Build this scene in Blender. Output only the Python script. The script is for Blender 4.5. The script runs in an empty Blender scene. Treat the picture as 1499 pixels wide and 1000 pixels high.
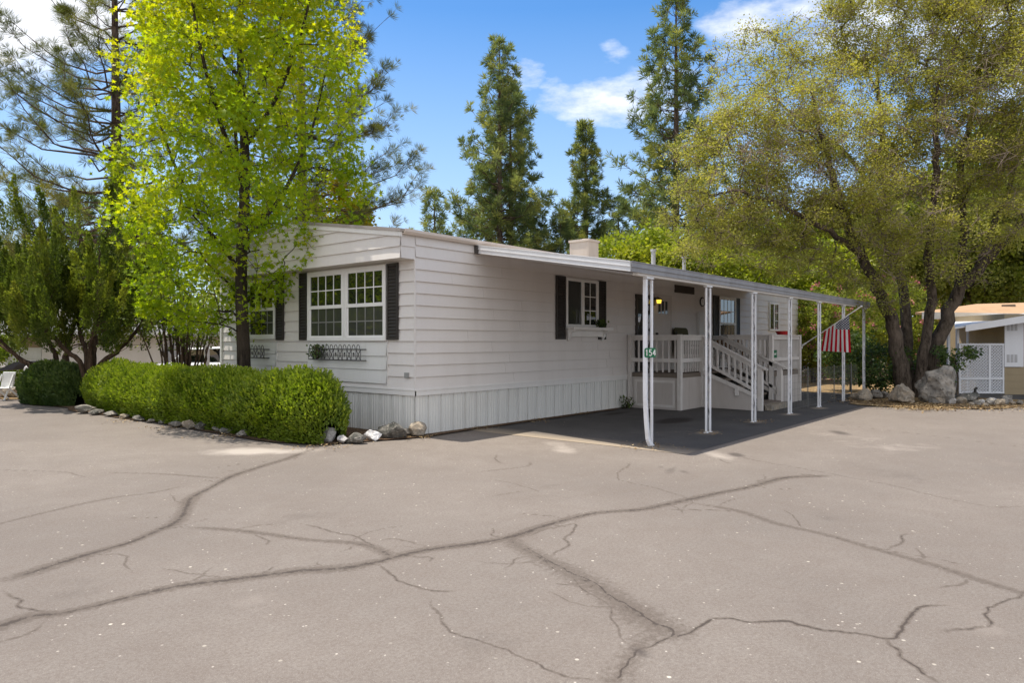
import bpy, math, random
import numpy as np
from mathutils import Vector, noise as mnoise
random.seed(7); RNG = np.random.default_rng(7)
SC = bpy.context.scene; COL = SC.collection
R = math.radians
# ------------------------------------------------------------------ camera calibration
# world: x runs along the long side of the home, y runs left/back along its front, z up; home corner at the origin
F, HZ, CX, CH = 1025.0, 501.0, 750.0, 1.6
YAW = R(40)
UX, UY = math.sin(YAW), math.cos(YAW)
CAM = (-8.0164, -8.868, CH)
def ray(px, py):
    a = (px-CX)/F; b = (HZ-py)/F
    return (a*UX+UY, -a*UY+UX, b)
def gr(px, py, z=0.0):
    d = ray(px, py); k = (z-CH)/d[2]
    return (CAM[0]+k*d[0], CAM[1]+k*d[1], z)
def dep(px, Y, py=501):
    d = ray(px, py)
    return (CAM[0]+Y*d[0], CAM[1]+Y*d[1], CH+Y*d[2])
def depg(px, Y, z=0.0):
    p = dep(px, Y); return (p[0], p[1], z)
def zat(py, Y): return CH+Y*(HZ-py)/F
RIGHT = (UX, -UY); FWD = (UY, UX)

# ------------------------------------------------------------------ materials
def mat(name):
    m = bpy.data.materials.new(name); m.use_nodes = True
    nt = m.node_tree; nt.nodes.clear()
    o = nt.nodes.new('ShaderNodeOutputMaterial')
    return m, nt, o
def N(nt, t, **kw):
    n = nt.nodes.new(t)
    for k, v in kw.items(): setattr(n, k, v)
    return n
def setin(n, **kw):
    for k, v in kw.items(): n.inputs[k.replace('_', ' ')].default_value = v
def mixc(nt, fac, a, b, blend='MIX'):
    n = N(nt, 'ShaderNodeMix', data_type='RGBA', blend_type=blend)
    for sock, v in ((0, fac), (6, a), (7, b)):
        if isinstance(v, (int, float)): n.inputs[sock].default_value = v
        elif isinstance(v, tuple): n.inputs[sock].default_value = (*v, 1) if len(v) == 3 else v
        else: nt.links.new(v, n.inputs[sock])
    return n.outputs[2]
def mth(nt, op, a, b=0.0, c=0.0, clamp=False):
    n = N(nt, 'ShaderNodeMath', operation=op); n.use_clamp = clamp
    for i, v in enumerate((a, b, c)):
        if isinstance(v, (int, float)): n.inputs[i].default_value = v
        else: nt.links.new(v, n.inputs[i])
    return n.outputs[0]
def noise(nt, scale, detail=4, rough=.55, vec=None, w=None):
    n = N(nt, 'ShaderNodeTexNoise'); setin(n, Scale=scale, Detail=detail, Roughness=rough)
    if vec is not None: nt.links.new(vec, n.inputs['Vector'])
    return n.outputs['Fac']
def ramp(nt, fac, lo, hi, a=0.0, b=1.0):
    n = N(nt, 'ShaderNodeMapRange'); n.clamp = True
    nt.links.new(fac, n.inputs[0])
    for i, v in enumerate((lo, hi, a, b)): n.inputs[i+1].default_value = v
    return n.outputs[0]
def geo_pos(nt, scale=(1, 1, 1)):
    g = N(nt, 'ShaderNodeNewGeometry'); m = N(nt, 'ShaderNodeMapping'); m.inputs['Scale'].default_value = scale
    nt.links.new(g.outputs['Position'], m.inputs['Vector']); return m.outputs[0]
def bump(nt, h, strength=.3, dist=.01):
    b = N(nt, 'ShaderNodeBump'); setin(b, Strength=strength, Distance=dist); nt.links.new(h, b.inputs['Height']); return b.outputs[0]
def principled(nt, o, col, rough=.6, spec=.4, metal=0.0, normal=None):
    p = N(nt, 'ShaderNodeBsdfPrincipled')
    if isinstance(col, tuple): p.inputs['Base Color'].default_value = (*col, 1)
    else: nt.links.new(col, p.inputs['Base Color'])
    if isinstance(rough, (int, float)): p.inputs['Roughness'].default_value = rough
    else: nt.links.new(rough, p.inputs['Roughness'])
    p.inputs['Specular IOR Level'].default_value = spec; p.inputs['Metallic'].default_value = metal
    if normal is not None: nt.links.new(normal, p.inputs['Normal'])
    nt.links.new(p.outputs[0], o.inputs[0]); return p
def weathered(name, col, dirt=(.2, .17, .14), amount=.35, rough=.55, spec=.35, scale=(1.5, 1.5, .35), fine=25, bstr=.12, streak=True):
    """painted surface with low contrast blotches, run-down streaks and fine grain"""
    m, nt, o = mat(name)
    p = geo_pos(nt, scale); n1 = noise(nt, 1.6, 6, .6, p); n2 = noise(nt, fine, 4, .6, geo_pos(nt))
    c = mixc(nt, ramp(nt, n1, .45, .8, 0, amount), tuple(col), dirt)
    c = mixc(nt, ramp(nt, n2, .3, .7, 0, .16), c, tuple(x*.72 for x in col))
    if streak:
        n3 = noise(nt, 3.0, 4, .6, geo_pos(nt, (5, 5, .25)))
        c = mixc(nt, ramp(nt, n3, .58, .78, 0, amount*.55), c, dirt)
    principled(nt, o, c, ramp(nt, n1, .3, .7, rough, min(1, rough+.2)), spec, 0, bump(nt, n2, bstr, .004))
    return m
def leafmat(name, cols, trans=.45, tcol=None, rough=.5, spec=.3):
    """leaf: colour by per-leaf tint, diffuse + translucent"""
    m, nt, o = mat(name)
    at = N(nt, 'ShaderNodeAttribute', attribute_name='tint')
    cr = N(nt, 'ShaderNodeValToRGB'); nt.links.new(at.outputs['Fac'], cr.inputs[0])
    el = cr.color_ramp.elements
    while len(el) < len(cols): el.new(.5)
    for i, c in enumerate(cols): el[i].position = i/(len(cols)-1); el[i].color = (*c, 1)
    p = N(nt, 'ShaderNodeBsdfPrincipled'); nt.links.new(cr.outputs[0], p.inputs['Base Color'])
    setin(p, Roughness=rough); p.inputs['Specular IOR Level'].default_value = spec if 'needle' not in name else .08
    t = N(nt, 'ShaderNodeBsdfTranslucent')
    k = mixc(nt, 1.0, cr.outputs[0], tcol or (1.5, 1.7, .7), 'MULTIPLY'); nt.links.new(k, t.inputs[0])
    mx = N(nt, 'ShaderNodeMixShader'); mx.inputs[0].default_value = trans
    nt.links.new(p.outputs[0], mx.inputs[1]); nt.links.new(t.outputs[0], mx.inputs[2]); nt.links.new(mx.outputs[0], o.inputs[0])
    return m
def barkmat(name, a, b, scale=(9, 9, 1.6)):
    m, nt, o = mat(name)
    p = geo_pos(nt, scale); n1 = noise(nt, 2.2, 8, .7, p); n2 = noise(nt, 1.3, 3, .5, geo_pos(nt))
    c = mixc(nt, ramp(nt, n1, .35, .65), a, b); c = mixc(nt, ramp(nt, n2, .5, .75, 0, .5), c, tuple(min(1, x*1.7) for x in b))
    principled(nt, o, c, .9, .15, 0, bump(nt, n1, .9, .04)); return m
def rockmat(name, a, b, c3, sc=5):
    m, nt, o = mat(name)
    t = N(nt, 'ShaderNodeTexCoord'); n1 = noise(nt, sc, 8, .65, t.outputs['Object']); n2 = noise(nt, sc*3.3, 6, .7, t.outputs['Object'])
    c = mixc(nt, ramp(nt, n1, .4, .62), a, b); c = mixc(nt, ramp(nt, n2, .54, .66), c, c3)
    principled(nt, o, c, .85, .2, 0, bump(nt, n2, .7, .03)); return m
def plain(name, col, rough=.5, spec=.4, metal=0.0):
    m, nt, o = mat(name)
    n2 = noise(nt, 18, 4, .6, geo_pos(nt)); c = mixc(nt, ramp(nt, n2, .3, .7, 0, .25), tuple(col), tuple(x*.65 for x in col))
    principled(nt, o, c, rough, spec, metal); return m
def glassmat(name, col, spec=1.0):
    m, nt, o = mat(name)
    n2 = noise(nt, .9, 2, .5, geo_pos(nt))
    p = principled(nt, o, tuple(col), .015, spec, 0, bump(nt, n2, .035, .05)); p.inputs['IOR'].default_value = 1.75; return m

M = {}
M['siding'] = weathered('siding_paint', (.70, .663, .632), (.42, .37, .33), .2, .5, fine=60, bstr=.05)
M['siding_panel'] = weathered('siding_panel_paint', (.70, .69, .665), (.44, .40, .36), .32, .5, fine=60, bstr=.05)
M['skirt'] = weathered('skirting_metal', (.70, .695, .665), (.40, .36, .31), .22, .45, .4, scale=(.8, .8, .6))
M['trim'] = weathered('white_trim_paint', (.76, .745, .72), (.46, .41, .36), .2, .45)
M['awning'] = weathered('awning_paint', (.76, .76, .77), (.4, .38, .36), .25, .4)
M['awning_shaded'] = weathered('awning_shaded_metal', (.30, .30, .315), (.12, .115, .11), .5, .45)  # awning paint darkened to hold the shade of the side away from the sun
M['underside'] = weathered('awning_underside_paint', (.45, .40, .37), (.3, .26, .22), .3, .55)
M['post'] = weathered('post_paint', (.80, .81, .84), (.33, .27, .22), .42, .4, scale=(6, 6, 2.5), fine=40)
M['iron'] = weathered('wrought_iron', (.06, .06, .062), (.14, .09, .06), .4, .6, streak=False)
M['scroll'] = weathered('scroll_iron', (.20, .20, .21), (.03, .027, .025), .85, .6, scale=(9, 9, 7), streak=False)
M['frame'] = weathered('window_vinyl', (.80, .79, .77), (.5, .46, .42), .2, .4)
M['shutter'] = weathered('shutter_paint', (.034, .029, .026), (.08, .07, .06), .4, .4)
M['glass'] = glassmat('window_glass', (.012, .015, .012))
M['glass_screen'] = glassmat('window_screen_glass', (.045, .048, .044), .35)
M['screened_bar'] = plain('screened_muntin', (.22, .22, .21), .6)
M['porch'] = weathered('porch_paint', (.66, .63, .60), (.32, .27, .22), .42, .5, scale=(2, 2, 1.2))
M['porch_panel'] = weathered('porch_panel_paint', (.52, .48, .45), (.3, .25, .2), .4, .55)
M['deck'] = weathered('deck_boards', (.17, .14, .115), (.2, .16, .12), .4, .7)
M['roof'] = weathered('roof_coating', (.34, .31, .29), (.2, .16, .13), .6, .7)
M['chimney'] = weathered('chimney_metal', (.66, .58, .51), (.4, .3, .22), .35, .5)
M['pipe'] = weathered('vent_pipe_metal', (.52, .54, .57), (.3, .29, .28), .35, .4)
M['door'] = weathered('door_paint', (.56, .52, .49), (.4, .34, .3), .2, .45)
M['darkmetal'] = plain('dark_metal', (.03, .028, .026), .5)
M['louver'] = plain('brown_louver', (.06, .045, .035), .6)
M['green_sign'] = plain('green_sign_paint', (.006, .14, .055), .45)
M['white'] = plain('white_paint', (.8, .8, .78), .5)
M['red'] = plain('red_plastic', (.45, .02, .025), .45)
M['olive'] = weathered('olive_fabric', (.085, .085, .05), (.03, .03, .02), .5, .9, .1)
M['wood'] = weathered('bench_wood', (.22, .12, .06), (.08, .05, .03), .5, .7)
M['tan'] = weathered('tan_siding', (.34, .27, .17), (.2, .16, .1), .35, .6)
M['shingle'] = weathered('tan_shingles', (.46, .30, .18), (.25, .16, .1), .5, .85, .1, fine=14, bstr=.5)
M['lattice'] = weathered('lattice_vinyl', (.72, .73, .76), (.5, .5, .5), .2, .5)
M['lattice_shaded'] = weathered('lattice_shaded_slats', (.56, .57, .60), (.4, .4, .4), .2, .5)  # lattice vinyl greyed, the awning's shade put into its colour
M['neighbour_wall'] = weathered('neighbour_wall_paint', (.70, .655, .62), (.5, .44, .38), .3, .55)
M['neighbour_beam'] = weathered('neighbour_beam_paint', (.40, .30, .21), (.2, .15, .1), .3, .6)
M['car'] = plain('car_paint', (.78, .78, .78), .18, .6)
M['rubber'] = plain('rubber', (.02, .02, .02), .8)
M['tarp'] = plain('dark_tarp', (.05, .05, .06), .6)
M['wire'] = plain('fence_wire', (.20, .20, .19), .5, .4, .6)
M['rock_grey'] = rockmat('grey_rock', (.17, .16, .145), (.33, .30, .26), (.06, .055, .048), 3.5)
M['rock_pale'] = rockmat('pale_rock', (.42, .40, .38), (.58, .56, .54), (.24, .22, .2), 7)
M['rock_dark'] = rockmat('dark_rock', (.07, .07, .06), (.2, .185, .165), (.36, .33, .29), 6)
M['rock_white'] = rockmat('white_quartz', (.72, .70, .68), (.84, .83, .82), (.4, .36, .33), 8)
M['rock_tan'] = rockmat('tan_rock', (.34, .28, .21), (.22, .20, .17), (.46, .41, .34), 5)
M['maple_bark'] = barkmat('maple_bark', (.018, .014, .011), (.075, .058, .045))
M['oak_bark'] = barkmat('oak_bark', (.022, .017, .013), (.135, .107, .084), (7, 7, 2))
M['pine_bark'] = barkmat('pine_bark', (.04, .03, .025), (.17, .12, .09), (4, 4, .8))
M['stem_bark'] = barkmat('stem_bark', (.03, .02, .014), (.12, .08, .055))
M['dead_twig'] = barkmat('dead_twig', (.23, .175, .14), (.37, .30, .25))
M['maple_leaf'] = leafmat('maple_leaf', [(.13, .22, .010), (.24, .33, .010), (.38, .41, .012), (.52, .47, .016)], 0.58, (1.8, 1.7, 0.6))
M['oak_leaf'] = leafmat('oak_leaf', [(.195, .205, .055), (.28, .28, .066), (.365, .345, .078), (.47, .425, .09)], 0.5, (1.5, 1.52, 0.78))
M['lime_leaf'] = leafmat('lime_leaf', [(.13, .18, .02), (.20, .25, .026), (.28, .31, .03), (.38, .36, .038)], 0.46, (1.5, 1.55, 0.65))
M['wood_leaf'] = leafmat('woodland_leaf', [(.10, .125, .03), (.16, .185, .036), (.24, .25, .045), (.34, .32, .055)], 0.45)
M['dark_leaf'] = leafmat('shrub_leaf', [(.03, .06, .02), (.055, .095, .028), (.09, .135, .036), (.14, .18, .045)], 0.32)
M['yellow_leaf'] = leafmat('golden_leaf', [(.30, .26, .012), (.42, .34, .015), (.50, .42, .02), (.55, .45, .03)], .45, (1.4, 1.4, .5))
M['needle'] = leafmat('pine_needle', [(.07, .085, .030), (.12, .13, .040), (.19, .18, .05), (.30, .25, .065)], 0.3)
M['needle_far'] = leafmat('far_pine_needle', [(.085, .12, .058), (.15, .19, .075), (.24, .265, .088), (.38, .36, .105)], 0.4, (1.35, 1.4, 0.85))
M['juniper_leaf'] = leafmat('juniper_foliage', [(.035, .056, .012), (.085, .115, .02), (.16, .19, .028), (.27, .265, .042)], 0.38)
M['hedge_leaf'] = leafmat('hedge_foliage', [(.05, .08, .012), (.11, .165, .017), (.20, .265, .022), (.33, .37, .03)], 0.38, (1.5, 1.6, 0.6))
M['hedge_light_block'] = plain('hedge_light_block', (.018, .024, .008), 1, 0)
M['pink'] = leafmat('oleander_petal', [(.45, .08, .12), (.55, .14, .2), (.6, .25, .28), (.6, .3, .22)], .3, (1.2, 1, 1))

# ground materials -------------------------------------------------
def roadmat():
    m, nt, o = mat('asphalt')
    p = geo_pos(nt)
    big = noise(nt, .22, 5, .6, p); mid = noise(nt, 1.3, 6, .65, p); fin = noise(nt, 42, 6, .8, p); grit = noise(nt, 150, 4, .75, p); m2 = noise(nt, 5.5, 6, .7, p)
    c = mixc(nt, ramp(nt, big, .36, .62), (.178, .158, .139), (.240, .212, .184))
    c = mixc(nt, ramp(nt, mid, .4, .75, 0, .55), c, (.158, .132, .112))
    c = mixc(nt, ramp(nt, m2, .42, .7, 0, .35), c, (.15, .12, .10))
    c = mixc(nt, ramp(nt, fin, .40, .60, 0, .6), c, (.12, .095, .08))
    c = mixc(nt, ramp(nt, grit, .54, .68, 0, .6), c, (.43, .37, .32))
    # scattered pale chips and leaf specks
    v = N(nt, 'ShaderNodeTexVoronoi'); setin(v, Scale=5.5, Randomness=1.0); nt.links.new(p, v.inputs['Vector'])
    sp = mth(nt, 'MULTIPLY', ramp(nt, v.outputs['Distance'], .045, .07, 1, 0), ramp(nt, noise(nt, .9, 3, .6, p), .42, .6))
    c = mixc(nt, sp, c, (.55, .50, .42))
    v2 = N(nt, 'ShaderNodeTexVoronoi'); setin(v2, Scale=11, Randomness=1.0); nt.links.new(p, v2.inputs['Vector'])
    c = mixc(nt, mth(nt, 'MULTIPLY', ramp(nt, v2.outputs['Distance'], .055, .09, 1, 0), ramp(nt, noise(nt, 2.3, 3, .6, p), .35, .6)), c, (.52, .47, .41))
    # cracks, stains, dust from the mesh attributes
    a1 = N(nt, 'ShaderNodeAttribute', attribute_name='crack').outputs['Fac']
    a2 = N(nt, 'ShaderNodeAttribute', attribute_name='dust').outputs['Fac']
    a3 = N(nt, 'ShaderNodeAttribute', attribute_name='stain').outputs['Fac']
    jag = noise(nt, 24, 7, .8, p); jg2 = noise(nt, 9, 5, .7, p)
    k = mth(nt, 'ADD', a1, mth(nt, 'MULTIPLY', mth(nt, 'SUBTRACT', jag, .5), 2.6))
    band = mth(nt, 'MULTIPLY', ramp(nt, k, .15, .62), ramp(nt, a1, .0, .25)); rough_ = ramp(nt, grit, .40, .58, .35, 1)
    c = mixc(nt, mth(nt, 'MULTIPLY', mth(nt, 'MULTIPLY', band, rough_), .72), c, (.075, .056, .043))
    k2 = mth(nt, 'ADD', a1, mth(nt, 'ADD', mth(nt, 'MULTIPLY', mth(nt, 'SUBTRACT', jg2, .5), .9), mth(nt, 'MULTIPLY', mth(nt, 'SUBTRACT', jag, .5), 1.3)))
    core = mth(nt, 'MULTIPLY', mth(nt, 'MULTIPLY', ramp(nt, k2, .80, .95), ramp(nt, a1, .5, .7)), .68)
    c = mixc(nt, core, c, (.04, .031, .026))
    d = mth(nt, 'MULTIPLY', ramp(nt, mth(nt, 'ADD', a2, mth(nt, 'MULTIPLY', mth(nt, 'SUBTRACT', mid, .5), 1.6)), .2, .75), ramp(nt, a2, 0, .25))
    c = mixc(nt, mth(nt, 'MULTIPLY', d, .75), c, (.44, .39, .34))
    s = mth(nt, 'MULTIPLY', ramp(nt, mth(nt, 'ADD', a3, mth(nt, 'MULTIPLY', mth(nt, 'SUBTRACT', mid, .5), 1.6)), .2, .8), ramp(nt, a3, 0, .25))
    c = mixc(nt, mth(nt, 'MULTIPLY', s, .8), c, (.075, .062, .055))
    h = mth(nt, 'SUBTRACT', mth(nt, 'ADD', mth(nt, 'MULTIPLY', fin, .6), mth(nt, 'MULTIPLY', grit, .4)), mth(nt, 'MULTIPLY', core, .8))
    principled(nt, o, c, .88, .25, 0, bump(nt, h, .5, .008)); return m
M['asphalt'] = roadmat()
def shaded_drivemat():  # asphalt with the carport's cast shade mixed into its base tones
    m, nt, o = mat('shaded_asphalt'); p = geo_pos(nt)
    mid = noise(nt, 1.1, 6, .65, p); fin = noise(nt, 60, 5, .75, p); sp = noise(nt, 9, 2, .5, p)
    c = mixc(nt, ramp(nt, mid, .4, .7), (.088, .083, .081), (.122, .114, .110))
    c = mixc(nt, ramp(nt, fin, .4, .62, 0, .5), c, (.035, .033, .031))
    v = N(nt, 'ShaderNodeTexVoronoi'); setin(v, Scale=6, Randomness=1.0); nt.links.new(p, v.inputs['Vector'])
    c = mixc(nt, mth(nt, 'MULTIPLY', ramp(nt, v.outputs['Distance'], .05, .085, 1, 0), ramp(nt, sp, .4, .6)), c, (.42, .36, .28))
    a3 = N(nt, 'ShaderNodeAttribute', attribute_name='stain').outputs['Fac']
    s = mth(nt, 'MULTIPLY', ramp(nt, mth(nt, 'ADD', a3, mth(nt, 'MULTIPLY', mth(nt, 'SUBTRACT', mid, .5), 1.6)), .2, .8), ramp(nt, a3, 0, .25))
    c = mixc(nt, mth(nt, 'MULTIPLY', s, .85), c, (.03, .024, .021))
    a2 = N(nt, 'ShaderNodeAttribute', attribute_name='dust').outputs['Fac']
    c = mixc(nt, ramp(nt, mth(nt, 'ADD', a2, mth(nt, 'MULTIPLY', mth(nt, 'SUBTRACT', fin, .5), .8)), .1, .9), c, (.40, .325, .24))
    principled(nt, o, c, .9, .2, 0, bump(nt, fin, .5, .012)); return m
M['shaded_drive'] = shaded_drivemat()
def soilmat(name, a, b, c3):
    m, nt, o = mat(name); p = geo_pos(nt)
    mid = noise(nt, 1.6, 6, .65, p); fin = noise(nt, 30, 6, .75, p)
    c = mixc(nt, ramp(nt, mid, .35, .65), a, b); c = mixc(nt, ramp(nt, fin, .5, .66), c, c3)
    principled(nt, o, c, .95, .1, 0, bump(nt, fin, .9, .03)); return m
M['soil'] = soilmat('bed_soil', (.075, .045, .03), (.13, .085, .055), (.26, .18, .11))
M['litter'] = soilmat('leaf_litter', (.22, .15, .08), (.32, .22, .115), (.46, .34, .18))
M['dry_grass'] = soilmat('dry_ground', (.22, .165, .09), (.32, .24, .13), (.42, .33, .19))

# ------------------------------------------------------------------ object helpers
def wloc(o):
    v = Vector((0, 0, 0))
    while o is not None: v += o.location; o = o.parent
    return v
def link(name, me, parent=None, loc=None):
    o = bpy.data.objects.new(name, me); COL.objects.link(o)
    if parent is not None: o.parent = parent
    if loc is not None: o.location = loc
    return o
def tag(o, label=None, cat=None, group=None, kind=None):
    if label: o['label'] = label
    if cat: o['category'] = cat
    if group: o['group'] = group
    if kind: o['kind'] = kind
    return o
def thing(name, loc, label, cat, group=None):
    return tag(link(name, None, None, loc), label, cat, group)
def copy_tree(o, parent=None):
    c = o.copy(); COL.objects.link(c); c.parent = parent
    for ch in [x for x in bpy.data.objects if x.parent == o]: copy_tree(ch, c)
    return c
class MB:
    def __init__(s): s.v = []; s.f = []
    def box(s, x0, x1, y0, y1, z0, z1):
        x0, x1 = min(x0, x1), max(x0, x1); y0, y1 = min(y0, y1), max(y0, y1); z0, z1 = min(z0, z1), max(z0, z1)
        return s.hexa([(x0,y0,z0),(x1,y0,z0),(x1,y1,z0),(x0,y1,z0),(x0,y0,z1),(x1,y0,z1),(x1,y1,z1),(x0,y1,z1)])
    def hexa(s, p):
        b = len(s.v); s.v += [tuple(q) for q in p]
        s.f += [(b,b+3,b+2,b+1),(b+4,b+5,b+6,b+7),(b,b+1,b+5,b+4),(b+1,b+2,b+6,b+5),(b+2,b+3,b+7,b+6),(b+3,b,b+4,b+7)]
        return s
    def poly(s, pts):
        b = len(s.v); s.v += [tuple(p) for p in pts]; s.f.append(tuple(range(b, b+len(pts)))); return s
    def bar(s, a, c, w, h, up=(0, 0, 1)):
        """rectangular bar from a to c, width w (sideways) and height h"""
        a, c = Vector(a), Vector(c); d = (c-a).normalized(); up = Vector(up)
        sd = d.cross(up)
        if sd.length < 1e-4: sd = d.cross(Vector((1, 0, 0)))
        sd.normalize(); u2 = sd.cross(d).normalized(); q = []
        for e in (a, c):
            for sx, sy in ((-1,-1),(1,-1),(1,1),(-1,1)): q.append(e+sd*(w/2*sx)+u2*(h/2*sy))
        return s.hexa(q)
    def tube(s, pts, r, n=6, cap=True):
        pts = [Vector(p) for p in pts]; k = len(pts)
        rs = r if isinstance(r, (list, tuple)) else [r]*k
        b = len(s.v)
        ref = None
        for i, p in enumerate(pts):
            d = (pts[min(i+1, k-1)]-pts[max(i-1, 0)]).normalized()
            if ref is None:
                ref = d.orthogonal().normalized()
            ref = (ref-d*ref.dot(d)).normalized(); t = d.cross(ref)
            for j in range(n):
                a = 2*math.pi*j/n; s.v.append(tuple(p+ref*(rs[i]*math.cos(a))+t*(rs[i]*math.sin(a))))
        for i in range(k-1):
            for j in range(n):
                j2 = (j+1) % n; s.f.append((b+i*n+j, b+i*n+j2, b+(i+1)*n+j2, b+(i+1)*n+j))
        if cap: s.f.append(tuple(b+j for j in reversed(range(n)))); s.f.append(tuple(b+(k-1)*n+j for j in range(n)))
        return s
    def disc_prism(s, c, axis, r, d, n=20):
        c = Vector(c); ax = Vector(axis).normalized(); return s.tube([c, c+ax*d], r, n)
    def prism(s, poly, off):
        """closed polygon (3D points) extruded by vector off"""
        b = len(s.v); n = len(poly); off = Vector(off)
        s.v += [tuple(p) for p in poly]+[tuple(Vector(p)+off) for p in poly]
        s.f.append(tuple(range(b, b+n))); s.f.append(tuple(reversed(range(b+n, b+2*n))))
        for i in range(n): j = (i+1) % n; s.f.append((b+i, b+i+n, b+j+n, b+j))
        return s
    def build(s, name, m, parent=None, smooth=False, bevel=0.0, fix=True):
        off = wloc(parent) if parent is not None else Vector((0, 0, 0))
        me = bpy.data.meshes.new(name)
        me.from_pydata([(v[0]-off.x, v[1]-off.y, v[2]-off.z) for v in s.v], [], s.f)
        if fix:
            import bmesh
            bm = bmesh.new(); bm.from_mesh(me); bmesh.ops.recalc_face_normals(bm, faces=bm.faces); bm.to_mesh(me); bm.free()
        me.materials.append(m)
        if smooth: me.polygons.foreach_set('use_smooth', [True]*len(me.polygons))
        o = link(name, me, parent)
        if bevel:
            b = o.modifiers.new('edge', 'BEVEL'); b.width = bevel; b.segments = 1; b.limit_method = 'ANGLE'
        return o
def build_at(mb, name, m, loc, **kw):
    """top-level single mesh whose origin sits at loc"""
    o = mb.build(name, m, None, **kw)
    o.data.transform(__import__('mathutils').Matrix.Translation(-Vector(loc))); o.location = loc
    return o
def np_mesh(name, V, Fq, m, parent=None, tint=None, smooth=False, attrs=None):
    V = np.asarray(V, dtype=np.float32).reshape(-1, 3); Fq = np.asarray(Fq, dtype=np.int32); k = Fq.shape[1]
    if parent is not None:
        w = wloc(parent); V = V-np.array([w.x, w.y, w.z], dtype=np.float32)
    me = bpy.data.meshes.new(name); me.vertices.add(len(V)); me.vertices.foreach_set('co', V.ravel())
    me.loops.add(Fq.size); me.loops.foreach_set('vertex_index', Fq.ravel())
    me.polygons.add(len(Fq)); me.polygons.foreach_set('loop_start', np.arange(0, Fq.size, k, dtype=np.int32))
    if smooth: me.polygons.foreach_set('use_smooth', np.ones(len(Fq), dtype=bool))
    at = dict(attrs or {})
    if tint is not None: at['tint'] = tint
    for n, a in at.items():
        x = me.attributes.new(n, 'FLOAT', 'POINT'); x.data.foreach_set('value', np.asarray(a, dtype=np.float32))
    me.update(calc_edges=True); me.validate()
    me.materials.append(m)
    return link(name, me, parent)

# ------------------------------------------------------------------ foliage toolkit
def norm(a): return a/np.maximum(np.linalg.norm(a, axis=-1, keepdims=True), 1e-9)
def rdir(n): return norm(RNG.normal(size=(n, 3)))
T_LEAF = (np.array([[0,0,0],[.32,.45,.07],[0,1,0],[-.32,.45,.07]], float), np.array([[0,1,2,3]]))
T_FLAKE = (np.array([[0,0,0],[.2,.5,.03],[0,1,0],[-.2,.5,.03]], float), np.array([[0,1,2,3]]))
def _star():
    v = [[0, .42, -.05]]; f = []
    angs = [math.radians(a) for a in (90, 150, 215, 325, 390)]; ln = (.60, .55, .46, .46, .55)
    for i in range(5):
        v.append([ln[i]*math.cos(angs[i]), .42+ln[i]*math.sin(angs[i]), .05])
    for i in range(5):
        a0 = angs[i]; a1 = angs[(i+1) % 5]+(2*math.pi if angs[(i+1) % 5] < angs[i] else 0); am = (a0+a1)/2
        v.append([.2*math.cos(am), .42+.2*math.sin(am), 0])
    for i in range(5): f.append([0, 6+(i-1) % 5, 1+i, 6+i])
    return np.array(v), np.array(f)
T_STAR = _star()
def _tuft(nb, spread, w, seed):
    r = np.random.default_rng(seed); v = []; f = []
    for i in range(nb):
        a = r.uniform(0, 2*math.pi); e = r.uniform(.1, 1)**.7*spread
        d = np.array([math.sin(e)*math.cos(a), math.cos(e), math.sin(e)*math.sin(a)]); L = r.uniform(.75, 1.1)
        s = np.cross(d, r.normal(size=3)); s /= np.linalg.norm(s); b = len(v)
        v += [d*.03, d*L*.55+s*w, d*L, d*L*.55-s*w]; f.append([b, b+1, b+2, b+3])
    return np.array(v), np.array(f)
T_TUFT = _tuft(44, 1.5, .017, 3)
T_TUFT_FAR = _tuft(17, 1.5, .05, 4)
def scatter(T, pos, d, size, tint, roll=None, upbias=0.0, wid=1.0):
    tv, tf = T; n = len(pos); d = norm(d)
    r = rdir(n)
    if upbias: r = norm(r+np.array([0, 0, 1.0])*upbias)
    x = norm(np.cross(d, r)); z = np.cross(x, d)
    size = np.broadcast_to(np.asarray(size, float), (n,))
    V = pos[:, None, :]+size[:, None, None]*(tv[None, :, 0:1]*wid*x[:, None]+tv[None, :, 1:2]*d[:, None]+tv[None, :, 2:3]*z[:, None])
    k = len(tv); Fq = tf[None]+(np.arange(n)*k)[:, None, None]
    return V.reshape(-1, 3), Fq.reshape(-1, tf.shape[1]), np.repeat(np.clip(tint, 0, 1), k)
def join(parts):
    V = []; Fq = []; t = []; b = 0
    for v, f, c in parts: V.append(v); Fq.append(f+b); t.append(c); b += len(v)
    return np.concatenate(V), np.concatenate(Fq), np.concatenate(t)
def tubes(paths, n=5):
    """paths: list of (pts kx3, radii k) -> verts, quads"""
    V = []; Fq = []; b = 0
    cs = [(math.cos(2*math.pi*j/n), math.sin(2*math.pi*j/n)) for j in range(n)]
    cs = np.array(cs)
    for pts, rad in paths:
        pts = np.asarray(pts, float); rad = np.asarray(rad, float); k = len(pts)
        if k < 2: continue
        t = np.empty_like(pts); t[1:-1] = pts[2:]-pts[:-2]; t[0] = pts[1]-pts[0]; t[-1] = pts[-1]-pts[-2]; t = norm(t)
        mean = t.mean(0); ref = np.array([0, 0, 1.0]) if abs(mean[2]) < .8 else np.array([1.0, 0, 0])
        s = norm(np.cross(t, ref)); u = np.cross(s, t)
        ring = pts[:, None]+rad[:, None, None]*(cs[None, :, 0:1]*s[:, None]+cs[None, :, 1:2]*u[:, None])
        V.append(ring.reshape(-1, 3)); i = np.arange(k-1)[:, None]*n; j = np.arange(n)[None]; j2 = (j+1) % n
        Fq.append((np.stack([i+j, i+j2, i+n+j2, i+n+j], -1)+b).reshape(-1, 4)); b += k*n
    return np.concatenate(V), np.concatenate(Fq)
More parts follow.
